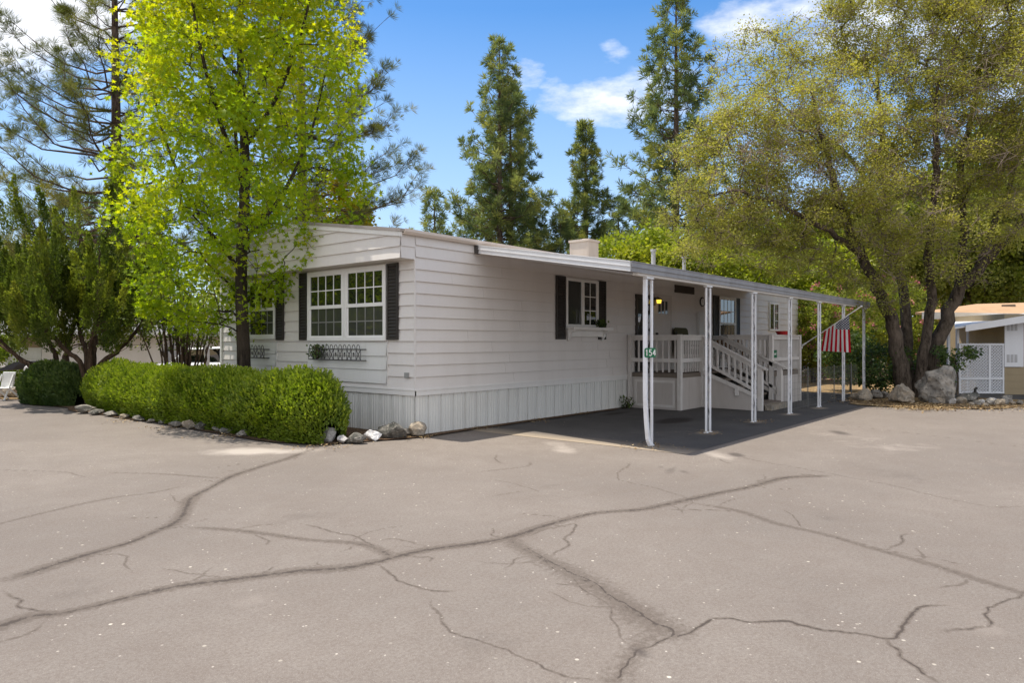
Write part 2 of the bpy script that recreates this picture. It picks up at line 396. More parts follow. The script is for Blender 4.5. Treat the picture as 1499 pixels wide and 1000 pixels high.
def smoothpath(pts, rad, m=5, jit=0.0):
    pts = np.asarray(pts, float); k = len(pts); out = []; ro = []
    P = np.vstack([2*pts[0]-pts[1], pts, 2*pts[-1]-pts[-2]])
    for i in range(k-1):
        p0, p1, p2, p3 = P[i:i+4]
        for t in np.linspace(0, 1, m, endpoint=False):
            out.append(.5*((2*p1)+(-p0+p2)*t+(2*p0-5*p1+4*p2-p3)*t*t+(-p0+3*p1-3*p2+p3)*t**3)); ro.append(rad[i]*(1-t)+rad[i+1]*t)
    out.append(pts[-1]); ro.append(rad[-1]); out = np.array(out)
    if jit: out[1:-1] += RNG.normal(size=(len(out)-2, 3))*jit
    return out, np.array(ro)
def grow(trunks, clusters, tip=.008, upw=.9, expo=.42, seg=4, wob=.07):
    """join cluster centres to the nearest branch with curved limbs; returns tube paths and inner/outer tips"""
    pos = []; rmin = []; paths = []
    for pts, rad in trunks:
        i0 = len(pos); pos += [np.array(p) for p in pts]; rmin += list(rad); paths.append(list(range(i0, i0+len(pts))))
    ntr = len(pos); cnt = [0.0]*ntr; par = [-1]*ntr
    P = np.array(pos); allp = np.zeros((ntr+len(clusters)*seg, 3)); allp[:ntr] = P; n = ntr
    dmin = np.array([np.min(np.linalg.norm(P-c, axis=1)) for c in clusters]); order = np.argsort(dmin)
    limbs = []
    for ci in order:
        c = clusters[ci]; A = allp[:n]; dv = c-A; d = np.linalg.norm(dv, axis=1)
        cost = d*(1+upw*np.clip((A[:, 2]-c[2]+.25*np.hypot(dv[:, 0], dv[:, 1]))/np.maximum(d, .05), 0, 1.2))
        i = int(np.argmin(cost)); a = A[i]; L = d[i]; idx = [i]
        mid = np.array([0, 0, .12*L])
        for s in range(1, seg+1):
            t = s/seg; q = a+(c-a)*t+mid*math.sin(math.pi*t)+(RNG.normal(size=3)*wob*L*.5 if s < seg else 0)
            allp[n] = q; par.append(idx[-1]); cnt.append(0.0); idx.append(n); n += 1
        limbs.append(idx)
        j = idx[-1]
        while j >= 0: cnt[j] += 1; j = par[j]
    rad = [tip*max(1, c)**expo for c in cnt]
    out = []
    for pth in paths: out.append((allp[pth], np.array([rmin[k] for k in pth])))
    for idx in limbs:
        r = [rad[k] for k in idx]; r[0] = min(r[1]*1.25, rmin[idx[0]]*.8 if idx[0] < ntr else rad[idx[0]]); out.append((allp[idx], np.array(r)))
    return out
def in_ellipsoids(n, ell, hollow=.0):
    """ell: list of (centre, radii, weight)"""
    w = np.array([e[2] if len(e) > 2 else np.prod(e[1]) for e in ell], float); w /= w.sum()
    k = RNG.choice(len(ell), size=n, p=w); u = rdir(n)*((hollow+(1-hollow)*RNG.random(n))**(1/2.6))[:, None]
    c = np.array([e[0] for e in ell], float)[k]; r = np.array([e[1] for e in ell], float)[k]
    return c+u*r
def leafcloud(T, centres, per, rad, size, flat=.7, droop=.2, tintc=None, tvar=.25, outward=None, wid=1.0, dirup=0.0):
    n = len(centres); k = np.maximum(1, (RNG.gamma(4, .25, n)*per).astype(int)); idx = np.repeat(np.arange(n), k); tot = len(idx)
    rr = (RNG.uniform(.6, 1.3, n)*rad)[idx]
    off = rdir(tot)*(RNG.random(tot)**.5)[:, None]*rr[:, None]; off[:, 2] *= flat
    d = norm(off+rdir(tot)*.5*rr[:, None]); d[:, 2] -= droop; d[:, 2] += dirup
    base = RNG.random(n) if tintc is None else tintc
    t = base[idx]*(1-tvar)+RNG.random(tot)*tvar
    return scatter(T, centres[idx]+off, d, size*RNG.uniform(.65, 1.25, tot), t, upbias=.6, wid=wid)

# ------------------------------------------------------------------ SETTING: ground, road, cracks
g = MB(); g.poly([(-400, -400, -.05), (600, -400, -.05), (600, 600, -.05), (-400, 600, -.05)])
tag(g.build('ground', M['dry_grass']), kind='structure')
g = MB(); g.poly([(-60, -90, -.003), (60, -90, -.003), (60, 24, -.003), (-60, 24, -.003)]); tag(g.build('street', M['asphalt']), kind='structure')
def jitter_line(pts, step=.16, jit=.02):
    P_ = np.array([q[:2] for q in pts], float); sm, _ = smoothpath(np.c_[P_, 0*P_[:, 0]], [1]*len(P_), 8); P_ = sm[:, :2]; out = []; off = RNG.uniform(0, 99)
    for a, b in zip(P_[:-1], P_[1:]):
        n = max(1, int(round(np.linalg.norm(b-a)/step)))
        for i in range(n): out.append(a+(b-a)*i/n)
    out.append(P_[-1])
    return [q+np.array([mnoise.noise((q[0]*f_+off, q[1]*f_, 3.3*j))*am for j in (0, 1)]) if True else q for q, f_, am in ((q, 1.1, .09) for q in out)] if jit > .02 else [q+np.array([mnoise.noise((q[0]*3.1+off, q[1]*3.1, 3.3*j))*.05+mnoise.noise((q[0]*13+off, q[1]*13, 3.3*j))*.022 for j in (0, 1)]) for q in out]
# (width of the worn band in m, depth of the crack 0..1, pixel polyline)
CR = [
 (.16, 1.0, [(0,853),(60,835),(130,812),(190,795),(235,775),(255,765),(268,745),(290,723),(330,703),(380,685),(420,672),(450,661),(466,654)]),
 (.12, .85, [(255,772),(330,777),(400,785),(450,792),(520,797),(555,812),(560,820)]),
 (.17, 1.0, [(-60,935),(0,915),(50,900),(95,896),(190,877),(270,862),(350,850),(430,837),(500,831),(550,821),(565,817),(615,805),(675,797),(750,785),(814,767),(869,752),(949,745),(1009,732),(1074,717),(1149,701),(1214,696)]),
 (.11, .8, [(1005,735),(1074,747),(1139,765),(1209,782),(1289,809),(1374,832),(1449,855),(1520,875)]),
 (.30, .8, [(750,788),(756,797),(799,820),(849,847),(889,870),(924,892),(964,915),(985,925)]),
 (.028, 1.15, [(752,790),(799,818),(849,845),(889,868),(924,890),(964,913),(985,928),(965,944),(938,960),(922,982),(900,1005)]),
 (.02, .9, [(770,800),(840,850),(880,880),(905,915),(915,950)]),
 (.22, .6, [(975,920),(950,940),(935,955),(921,980),(905,1000),(895,1020)]),
 (.035, 1.15, [(975,935),(1000,927),(1029,917),(1059,907),(1099,910),(1144,910),(1199,922),(1249,926),(1284,932),(1309,930),(1321,910),(1344,891),(1394,889)]),
 (.03, 1.0, [(1289,934),(1304,945),(1314,960),(1339,975),(1390,1005)]),
 (.03, 1.1, [(1510,865),(1495,870),(1464,885),(1446,897),(1446,917),(1379,924)]),
 (.06, .6, [(1080,668),(1109,675),(1179,687),(1224,695),(1299,710),(1374,727),(1449,742),(1520,740)]),
 (.06, .6, [(1219,621),(1299,630),(1374,639),(1520,658)]),
 (.075, .8, [(-20,772),(0,767),(40,756),(100,742),(165,730),(220,722),(265,711)]),
 (.045, .7, [(-20,687),(0,688),(90,691),(125,700)]),
 (.075, .8, [(150,692),(220,693),(280,697),(335,701)]), (.05, .6, [(300,697),(340,690),(380,685)]),
 (.028, 1.0, [(550,826),(570,838),(590,852),(635,866),(670,868)]),
 (.02, .9, [(632,875),(645,905),(665,925),(700,940),(749,957),(804,980),(870,1003)]),
 (.03, 1.0, [(0,865),(25,882),(32,890),(95,897)]), (.022, 1.0, [(60,908),(45,930),(0,942)]),
 (.03, .8, [(925,676),(904,697),(924,707),(969,717),(1014,732)]),
 (.028, 1.0, [(761,790),(800,775),(844,768),(831,785),(834,800),(804,815)]), (.03, .9, [(844,768),(832,752)]),
 (.03, 1.0, [(1294,810),(1319,795),(1325,786),(1339,782)]),
 (.07, .7, [(690,693),(735,688),(775,682),(778,676)]), (.05, .6, [(700,731),(750,722),(770,719)]), (.035, .6, [(707,700),(750,708),(800,722)]),
 (.03, 1.0, [(560,815),(535,795),(510,785),(480,775),(440,768)]), (.025, .8, [(540,792),(580,790),(630,800)]),
 (.03, .9, [(732,664),(725,672),(735,680)]), (.02, .8, [(465,660),(470,640)]),
 (.03, .7, [(1090,680),(1060,677),(1045,668)]), (.02, .7, [(560,800),(615,804)]),
]
# the road sheet: one polar grid, fine near the place one stands, running out to the far edge
NA, NRr = 1400, 430
th0 = math.atan2(FWD[1], FWD[0]); TH = th0+np.linspace(R(58), R(-58), NA); RI = np.concatenate([[1.0, 2.0], 1/np.linspace(1/2.9, 1/42.0, NRr), [70.0]]); NRr = len(RI)
RX = CAM[0]+RI[:, None]*np.cos(TH)[None]; RY = CAM[1]+RI[:, None]*np.sin(TH)[None]
a_crack = np.zeros((NRr, NA), np.float32); a_dust = np.zeros_like(a_crack); a_stain = np.zeros_like(a_crack)
def patch(x, y, rad):
    dx_, dy_ = x-CAM[0], y-CAM[1]; r = math.hypot(dx_, dy_); t = (math.atan2(dy_, dx_)-th0+math.pi) % (2*math.pi)-math.pi; w = math.asin(min(1, rad/r))
    i0, i1 = np.searchsorted(RI, [r-rad, r+rad]); j0 = int((R(58)-t-w)/R(116)*(NA-1)); j1 = int((R(58)-t+w)/R(116)*(NA-1))+2
    return slice(max(0, i0-1), min(NRr, i1+1)), slice(min(NA, max(0, j0)), max(0, min(NA, j1)))
def strip(pts, wid, dep_):
    pl = np.array(jitter_line(pts, .05, .03 if wid > .05 else .01)); n = len(pl)
    for i in range(n-1):
        a, b = pl[i], pl[i+1]; w = wid*(1+.45*mnoise.noise((i*.06, wid*37, dep_*5))); m_ = (a+b)/2
        I, J = patch(m_[0], m_[1], w+.06)
        if I.stop <= I.start or J.stop <= J.start: continue
        X_, Y_ = RX[I, J], RY[I, J]; d = b-a; L2 = max(1e-9, d @ d); t = np.clip(((X_-a[0])*d[0]+(Y_-a[1])*d[1])/L2, 0, 1); dist = np.hypot(X_-a[0]-t*d[0], Y_-a[1]-t*d[1])
        # footprint of one grid cell keeps hair cracks from breaking up
        e = min(1, i/6+.2, (n-1-i)/6+.2); a_crack[I, J] = np.maximum(a_crack[I, J], dep_*e*np.clip(1-dist/w, 0, 1))
for k, (w_, d_, pp) in enumerate(CR):
    pts_ = [gr(*q) for q in pp]; strip(pts_, (w_*.62 if w_ > .05 else w_*.5)+.008, d_)
    if w_ >= .1:                       # hair cracks branching off the main ones
        P_ = np.array([q[:2] for q in pts_])
        for a, b in zip(P_[:-1], P_[1:]):
            L = np.linalg.norm(b-a); d = (b-a)/max(L, 1e-6); nr_ = np.array([-d[1], d[0]])
            for _ in range(int(L*RNG.uniform(1.0, 2.2)+.6)):
                q = a+(b-a)*RNG.random(); sg_ = RNG.choice([-1, 1]); ll = RNG.uniform(.2, .75); e1 = d*RNG.uniform(-.7, .9)+nr_*sg_*RNG.uniform(.3, .9); e2 = e1+d*RNG.normal()*.5
                strip([q, q+e1*ll*.4+RNG.normal(size=2)*.03, q+(e1*.4+e2*.35)*ll+RNG.normal(size=2)*.03, q+(e1*.4+e2*.75)*ll], RNG.uniform(.013, .02), RNG.uniform(.8, 1.0))
def blob(c, rx, ry, ang, kind, amp=1.0):
    I, J = patch(c[0], c[1], max(rx, ry)); X_, Y_ = RX[I, J]-c[0], RY[I, J]-c[1]; u = (X_*math.cos(ang)+Y_*math.sin(ang))/rx; v = (-X_*math.sin(ang)+Y_*math.cos(ang))/ry
    A_ = a_dust if kind == 'dust' else a_stain; A_[I, J] = np.maximum(A_[I, J], amp*np.clip(1-np.hypot(u, v), 0, 1))
blob(gr(372, 661), 1.25, .5, 2.3, 'dust', 1.05); blob(gr(1055, 668), .7, .3, .7, 'dust', .75); blob(gr(1078, 666), .28, .16, .7, 'stain', 1.3)
blob(gr(1231, 634), .45, .2, .7, 'stain', 1.2); blob(gr(938, 955), .12, .07, 1.2, 'stain', 1.0); blob(gr(985, 687), .5, .12, .3, 'stain', .7)
for px, py, rx, ry, am, kd in ((1340, 700, 1.6, .5, .3, 'stain'), (820, 720, 1.0, .4, .3, 'stain'), (450, 760, .9, .5, .28, 'stain'), (1210, 760, .5, .3, .35, 'stain'), (700, 930, .5, .35, .3, 'stain'), (120, 860, .6, .4, .3, 'stain'), (1000, 690, .25, .1, .6, 'stain'), (968, 684, .2, .08, .6, 'stain'), (1420, 900, .5, .3, .25, 'dust'), (820, 655, .9, .35, .6, 'dust'), (340, 900, .8, .5, .22, 'dust')): blob(gr(px, py), rx, ry, .8, kd, am)
blob(gr(1150, 880), 1.1, .7, .9, 'stain', .2); blob(gr(1290, 650), 3.0, 1.4, .9, 'dust', .28); 
ii = np.arange(NRr-1)[:, None]*NA; jj = np.arange(NA-1)[None]
rq = np.stack([ii+jj, ii+jj+1, ii+NA+jj+1, ii+NA+jj], -1).reshape(-1, 4)
ro = np_mesh('road', np.stack([RX, RY, np.zeros_like(RX)], -1), rq[:, ::-1], M['asphalt'], None, None, False, {'crack': a_crack.ravel(), 'dust': a_dust.ravel(), 'stain': a_stain.ravel()})
tag(ro, kind='structure')
def sheet(name, outline, m, z, jit=.12, step=.5, zc=None):
    """flat patch with an irregular outline"""
    pts = []
    for a, b in zip(outline, outline[1:]+outline[:1]):
        a, b = np.array(a[:2]), np.array(b[:2]); n = max(1, int(np.linalg.norm(b-a)/step))
        for i in range(n): pts.append(a+(b-a)*i/n+RNG.normal(size=2)*jit)
    s = MB(); s.poly([(p[0], p[1], z) for p in pts]); o = s.build(name, m); tag(o, kind='structure'); return o
# dark sheet putting carport shade into the asphalt colour, with its sandy near edge
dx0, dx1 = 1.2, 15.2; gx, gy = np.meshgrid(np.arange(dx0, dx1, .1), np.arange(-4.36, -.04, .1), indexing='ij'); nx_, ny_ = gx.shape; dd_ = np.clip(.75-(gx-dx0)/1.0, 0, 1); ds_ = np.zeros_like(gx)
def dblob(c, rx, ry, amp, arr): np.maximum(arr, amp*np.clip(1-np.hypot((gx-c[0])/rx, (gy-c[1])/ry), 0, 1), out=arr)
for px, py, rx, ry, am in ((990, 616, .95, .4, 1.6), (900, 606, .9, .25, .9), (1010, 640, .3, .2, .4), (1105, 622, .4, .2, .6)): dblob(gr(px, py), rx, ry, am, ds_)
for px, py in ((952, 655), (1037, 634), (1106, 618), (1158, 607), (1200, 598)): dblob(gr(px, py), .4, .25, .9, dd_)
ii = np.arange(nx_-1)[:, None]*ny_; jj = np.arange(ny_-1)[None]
tag(np_mesh('shaded_drive', np.stack([gx, gy, np.full_like(gx, .005)], -1), np.stack([ii+jj, ii+ny_+jj, ii+ny_+jj+1, ii+jj+1], -1).reshape(-1, 4), M['shaded_drive'], None, None, False, {'dust': dd_.ravel(), 'stain': ds_.ravel()}), kind='structure')
sheet('flower_bed', [(-1.55, .3), (-.95, .0), (-.4, -.12), (.2, -.22), (2.5, -.2), (7, -.12), (7, 3), (.3, 13.2), (-2.05, 13.2), (-2.3, 12.5), (-1.95, 10.2), (-2.2, 9.6), (-2.0, 5), (-2.0, 1.1)], M['soil'], .022, .04)
sheet('yard', [(-2.4, 14.0), (-.5, 13.6), (.5, 13.2), (6, 12), (30, 14), (30, 24.5), (-1.4, 24.5), (-.9, 18.3), (-1.5, 17.4), (-2.2, 15.5)], M['litter'], .026, .15, 1)
sheet('oak_bed', [gr(1243, 592), gr(1262, 594), gr(1300, 597), gr(1350, 598), gr(1420, 599), gr(1480, 599), (17, -9.6), (22, -11), (60, -5), (60, 3), (15.5, 3), (15.3, -3.0), (12.7, -3.55)], M['litter'], .024, .1, .6)
sheet('neighbour_drive', [gr(1396, 582), gr(1480, 586), gr(1560, 588), (24, -14), (24, -5)], M['shaded_drive'], .03, .02, 3)

# ------------------------------------------------------------------ THE MOBILE HOME
HL, HW, EZ, RZ = 19.58, 6.48, 3.43, 3.90       # length, width, eave and ridge height
LAP = .2037; Z0 = .803
home = thing('mobile_home', (0, 0, 0), 'pale grey lap sided mobile home with dark shutters behind the clipped hedge', 'mobile home')
def P(face, a, z, o): return (a, -o, z) if face == 'S' else (-o, a, z)
def fbox(mb, face, a0, a1, z0, z1, o0, o1):
    p = [P(face, a, z, o) for z in (z0, z1) for a, o in ((a0, o0), (a1, o0), (a1, o1), (a0, o1))]
    return mb.hexa(p)
def siding(face, a0, a1, z0, z1, base=0.0, lip=.026, top=None, z_start=Z0, lap=LAP):
    """lap boards; top(a) = sloping upper limit"""
    mb = MB(); k = 0; z = z_start
    while z < z1-.005:
        zt = min(z+lap, z1); zb = max(z, z0)
        poly = [(a0, zb), (a1, zb), (a1, zt), (a0, zt)]
        if top:                              # clip under z = top(a), linear in two pieces
            am = .5*HW; segs = [(a0, min(a1, am)), (max(a0, am), a1)] if a0 < am < a1 else [(a0, a1)]
        else: segs = [(a0, a1)]
        for s0, s1 in segs:
            pl = [(s0, zb), (s1, zb), (s1, zt), (s0, zt)]
            if top:
                q = []; fn = lambda p: top(p[0])-p[1]
                for i in range(4):
                    p1, p2 = pl[i], pl[(i+1) % 4]; f1, f2 = fn(p1), fn(p2)
                    if f1 >= 0: q.append(p1)
                    if f1*f2 < 0: t = f1/(f1-f2); q.append((p1[0]+(p2[0]-p1[0])*t, p1[1]+(p2[1]-p1[1])*t))
                pl = q
            if len(pl) >= 3:
                mb.poly([P(face, a, zz, base+lip*(1-(zz-z)/lap)) for a, zz in [(a, min(zz, zt-.011) if zt < z1-.02 else zz) for a, zz in pl]])
                if zb == z and min(p[1] for p in pl) <= zb+1e-6:
                    xs = [p[0] for p in pl if p[1] <= zb+1e-6]
                    if len(xs) > 1: mb.poly([P(face, min(xs), z, base), P(face, max(xs), z, base), P(face, max(xs), z, base+lip), P(face, min(xs), z, base+lip)])
        z += lap; k += 1
    return mb
roofz = lambda y: EZ-.02+(RZ-EZ)*(1-abs(y-HW/2)/(HW/2))
w_ = siding('S', 0, HL, Z0, EZ); w_.box(.0, HL, .0, .09, Z0, EZ); w_.box(HL-.1, HL, .1, HW, 0, EZ); w_.box(.1, HL, HW-.1, HW, 0, EZ)
w_.box(-.028, .0, -.028, .0, Z0, 3.0)      # corner bead
for k in range(13):
    z = Z0+LAP*k; x = RNG.uniform(.6, 3.6)
    while x < HL-.3:
        zt = min(z+LAP-.014, EZ-.01); w_.hexa([(x, -.027, z+.001), (x+.05, -.027, z+.001), (x+.05, -.0295, z+.001), (x, -.0295, z+.001), (x, -.0035, zt), (x+.05, -.0035, zt), (x+.05, -.006, zt), (x, -.006, zt)]); x += 3.66
w_.build('side_wall', M['siding'], home)
w_ = siding('F', 0, HW, Z0, 3.02); w_.box(.0, .09, .1, HW-.1, Z0, 3.02); w_.build('front_wall', M['siding'], home)
# gable hood over the front windows: lap face, side return, soffit
OV = .315
gz = siding('F', 0, HW, 3.0, 4.2, OV, .024, roofz, 3.0-.002, .2)
tri = [(y, roofz(y)) for y in (0, HW/2, HW)]
gz.prism([(-OV, 0, 3.0), (-OV, HW, 3.0), (-OV, HW, tri[2][1]), (-OV, HW/2, tri[1][1]), (-OV, 0, tri[0][1])], (OV-.002, 0, 0))
for k in range(3):
    z = 3.0+.2037*k; zt = min(z+.2037, EZ); gz.poly([(-OV, -.016, z), (0, -.016, z), (0, 0, zt), (-OV, 0, zt)]); gz.poly([(-OV, -.016, z), (0, -.016, z), (0, 0, z), (-OV, 0, z)])
gz.build('gable_hood', M['siding'], home)
# belly band and ribbed skirting
b = MB(); fbox(b, 'S', -.035, 7.0, .69, .803, 0, .03); fbox(b, 'S', -.045, 7.0, .775, .803, .03, .042); fbox(b, 'F', -.03, HW, .69, .803, 0, .03); fbox(b, 'F', -.03, HW, .775, .803, .03, .042)
fbox(b, 'S', 7.0, HL, .69, .803, 0, .03)
b.build('belly_band', M['trim'], home)
def skirting(face, a0, a1):
    mb = MB(); prof = []; a = a0; i = 0
    pat = [(0, 0), (.008, -.022), (.018, -.022), (.026, 0), (.085, 0), (.092, .009), (.104, .009), (.111, 0), (.15, 0), (.157, .009), (.169, .009), (.176, 0), (.215, 0), (.222, .009), (.234, .009), (.241, 0)]
    while a < a1:
        for da, o in pat:
            if a+da < a1: prof.append((a+da, o))
        a += .305
    prof.append((a1, 0)); b0 = len(mb.v)
    for a, o in prof: mb.v += [P(face, a, -.02, o-.006), P(face, a, .69, o-.006)]
    for i in range(len(prof)-1): mb.f.append((b0+2*i, b0+2*i+2, b0+2*i+3, b0+2*i+1))
    return mb
sk = skirting('S', -.006, HL); sk2 = skirting('F', 0, HW); n0 = len(sk.v); sk.v += sk2.v; sk.f += [tuple(i+n0 for i in f) for f in sk2.f]
sk.build('skirting', M['skirt'], home, fix=False)
# roof, rake boards, gutter
rf = MB(); T = .05
for y0, y1, za, zb in ((-.06, HW/2, EZ, RZ+.02), (HW/2, HW+.06, RZ+.02, EZ)):
    rf.prism([(-OV-.06, y0, za), (-OV-.06, y1, zb), (-OV-.06, y1, zb+T), (-OV-.06, y0, za+T)], (HL+OV+.12, 0, 0))
rf.build('roof', M['roof'], home)
rk = MB()
for y0, y1, za, zb in ((-.04, HW/2, EZ-.08, RZ-.06), (HW/2, HW+.04, RZ-.06, EZ-.08)):
    rk.prism([(-OV-.04, y0, za), (-OV-.04, y1, zb), (-OV-.04, y1, zb+.09), (-OV-.04, y0, za+.09)], (.037, 0, 0))
rk.build('rake_board', M['trim'], home)
gt = MB(); prof = [(-.0, .0), (-.06, .0), (-.095, .04), (-.095, .085), (-.085, .085), (-.085, .045), (-.055, .012), (0, .012)]
gt.prism([(-OV, y-.018, EZ-.035+z) for y, z in prof], (HL+OV, 0, 0)); gt.build('gutter', M['chimney'], home)
dsp = MB(); dsp.box(-.05, .0, HW-.02, HW+.05, .1, 3.4); dsp.build('downspout', M['trim'], home)

def window(name, face, a0, a1, z0, z1, style, label=None):
    fr = MB(); w = .062; o = .062
    fbox(fr, face, a0, a1, z1-w, z1, 0, o); fbox(fr, face, a0, a1, z0, z0+w, 0, o+.004); fbox(fr, face, a0, a0+w, z0+w, z1-w, 0, o); fbox(fr, face, a1-w, a1, z0+w, z1-w, 0, o)
    panes = []; lows = []; bars = MB(); i0, i1, j0, j1 = a0+w, a1-w, z0+w, z1-w; t = .011
    def grid(x0, x1, y0, y1, nx, ny, oo, bar_=None):
        bar_ = bar_ or bars
        for i in range(1, nx): x = x0+(x1-x0)*i/nx; fbox(bar_, face, x-t, x+t, y0, y1, oo, oo+.006)
        for j in range(1, ny): y = y0+(y1-y0)*j/ny; fbox(bar_, face, x0, x1, y-t*.9, y+t*.9, oo, oo+.0045)
    if style == 'hung':
        zm = j0+(j1-j0)*.475; s = .035
        fbox(fr, face, i0, i1, zm-.025, zm+.04, 0, o-.004)
        fbox(fr, face, i0, i0+s, zm+.04, j1, 0, o-.008); fbox(fr, face, i1-s, i1, zm+.04, j1, 0, o-.008); fbox(fr, face, i0+s, i1-s, j1-s, j1, 0, o-.008)
        fbox(fr, face, i0, i0+s, j0, zm-.025, 0, o-.02); fbox(fr, face, i1-s, i1, j0, zm-.025, 0, o-.02); fbox(fr, face, i0+s, i1-s, j0, j0+s, 0, o-.02)
        panes.append(('glass', i0+s, i1-s, zm+.04, j1-s, .040)); panes.append(('glass_screen', i0+s, i1-s, j0+s, zm-.025, .033))
        grid(i0+s, i1-s, zm+.04, j1-s, 4, 2, .0402); low = MB(); grid(i0+s, i1-s, j0+s, zm-.025, 4, 2, .0332, low); lows.append(low)
    else:
        am = (i0+i1)/2+.0; s = .04
        fbox(fr, face, am-.045, am+.045, j0, j1, 0, o-.004)
        panes.append(('glass_screen', i0, am-.045, j0, j1, .033))
        fbox(fr, face, am+.045, am+.045+s*.6, j0, j1, 0, o-.01); fbox(fr, face, i1-s*.6, i1, j0, j1, 0, o-.01)
        panes.append(('glass', am+.045+s*.6, i1-s*.6, j0, j1, .038)); grid(am+.045+s*.6, i1-s*.6, j0, j1, 2, 3, .0382)
    f = fr.build(name, M['frame'], home)
    for m_, x0, x1, y0, y1, oo in panes:
        pb = MB(); fbox(pb, face, x0, x1, y0, y1, .002, oo); pb.build('pane', M[m_], f)
    bars.build('muntin', M['frame'], f)
    for l_ in lows: l_.build('muntin', M['screened_bar'], f)
    return f
def shutter(face, a0, a1, z0, z1):
    s = MB(); w = .045; o = .058
    fbox(s, face, a0, a0+w, z0, z1, .03, o); fbox(s, face, a1-w, a1, z0, z1, .03, o); fbox(s, face, a0+w, a1-w, z0, z0+w, .03, o-.003); fbox(s, face, a0+w, a1-w, z1-w, z1, .03, o-.003); fbox(s, face, a0+w, a1-w, z0+w, z1-w, .03, .034)
    n = int((z1-z0-2*w)/.058)
    for i in range(n):
        z = z0+w+(i+.5)*(z1-z0-2*w)/n; c0, c1 = a0+w, a1-w
        s.hexa([P(face, c0, z-.022, .053), P(face, c1, z-.022, .053), P(face, c1, z-.014, .0565), P(face, c0, z-.014, .0565), P(face, c0, z+.016, .0345), P(face, c1, z+.016, .0345), P(face, c1, z+.022, .0375), P(face, c0, z+.022, .0375)])
    return s.build('shutter', M['shutter'], home)
window('window', 'F', .70, 1.875, 1.625, 2.965, 'hung'); window('window', 'F', 1.885, 3.065, 1.625, 2.965, 'hung')
window('window', 'F', 4.23, 5.33, 1.665, 2.965, 'hung')
for a0, a1 in ((.385, .675), (3.09, 3.36), (3.93, 4.205), (5.355, 5.63)): shutter('F', a0, a1, 1.64, 2.97)
window('window', 'S', 4.31, 5.58, 1.93, 3.0, 'slide'); shutter('S', 3.955, 4.295, 1.66, 3.02); shutter('S', 5.60, 5.905, 1.66, 3.015)
window('window', 'S', 12.26, 13.53, 1.40, 3.0, 'hung'); shutter('S', 11.86, 12.24, 1.38, 3.0); shutter('S', 13.55, 13.84, 1.38, 3.0)
window('window', 'S', 16.47, 17.42, 2.0, 3.0, 'slide')
# decorative panels below the front windows
for a0, a1 in ((.70, 3.065), (4.23, 5.45)):
    p_ = siding('F', a0, a1, .87, 1.6, .026, .022, None, .868, .244); fbox(p_, 'F', a0-.02, a0, .82, 1.61, 0, .03); fbox(p_, 'F', a1, a1+.02, .82, 1.61, 0, .03); fbox(p_, 'F', a0, a1, .868, 1.6, 0, .0255)
    p_.build('window_panel', M['siding_panel'], home)
# doors, vent, electrics
d_ = MB(); a0, a1, z0, z1 = 7.30, 8.17, .87, 2.80
fbox(d_, 'S', a0, a0+.09, z0, z1, .017, .05); fbox(d_, 'S', a1-.09, a1, z0, z1, .017, .05); fbox(d_, 'S', a0+.09, a1-.09, z1-.1, z1, .017, .047); fbox(d_, 'S', a0+.09, a1-.09, z0, z0+.3, .017, .047); fbox(d_, 'S', a0+.09, a1-.09, 1.75, 1.8, .017, .044)
sd = d_.build('screen_door', M['shutter'], home)
q = MB(); fbox(q, 'S', a0+.09, a1-.09, z0+.3, z1-.1, .003, .034); q.build('pane', M['glass_screen'], sd)
q = MB(); q.tube([(a1-.05, -.05, 1.75), (a1-.05, -.11, 1.75), (a1-.12, -.115, 1.75)], .012); q.build('handle', M['frame'], sd)
d_ = MB(); a0, a1 = 8.24, 9.12
fbox(d_, 'S', a0, a1, .87, 2.80, .017, .045); fbox(d_, 'S', a0-.05, a0, .87, 2.85, .017, .055); fbox(d_, 'S', a1, a1+.05, .87, 2.85, .017, .055); fbox(d_, 'S', a0, a1, 2.80, 2.85, .017, .055)
dr = d_.build('entry_door', M['door'], home)
q = MB()
for i in range(3): fbox(q, 'S', 8.44+i*.19, 8.56+i*.19, 2.35, 2.68, .044, .049)
q.build('lite', M['glass_screen'], dr)
q = MB(); q.tube([(8.32, -.045, 1.82), (8.32, -.1, 1.82)], .028, 10); q.build('handle', M['iron'], dr)
q = MB(); fbox(q, 'S', 9.40, 10.60, 2.955, 3.165, .017, .03)
for i in range(5): fbox(q, 'S', 9.42, 10.58, 2.97+.04*i, 2.985+.04*i, .03, .042)
q.build('vent_grille', M['louver'], home)
q = MB(); fbox(q, 'S', 10.75, 11.32, 1.15, 2.46, .017, .10); fbox(q, 'S', 10.78, 11.29, 1.2, 2.43, .1, .112); q.build('utility_cabinet', M['siding_panel'], home)
q = MB(); fbox(q, 'F', .12, .23, .99, 1.08, .012, .04); q.build('outlet_cover', plain('grey_cover', (.3, .3, .29), .5), home)
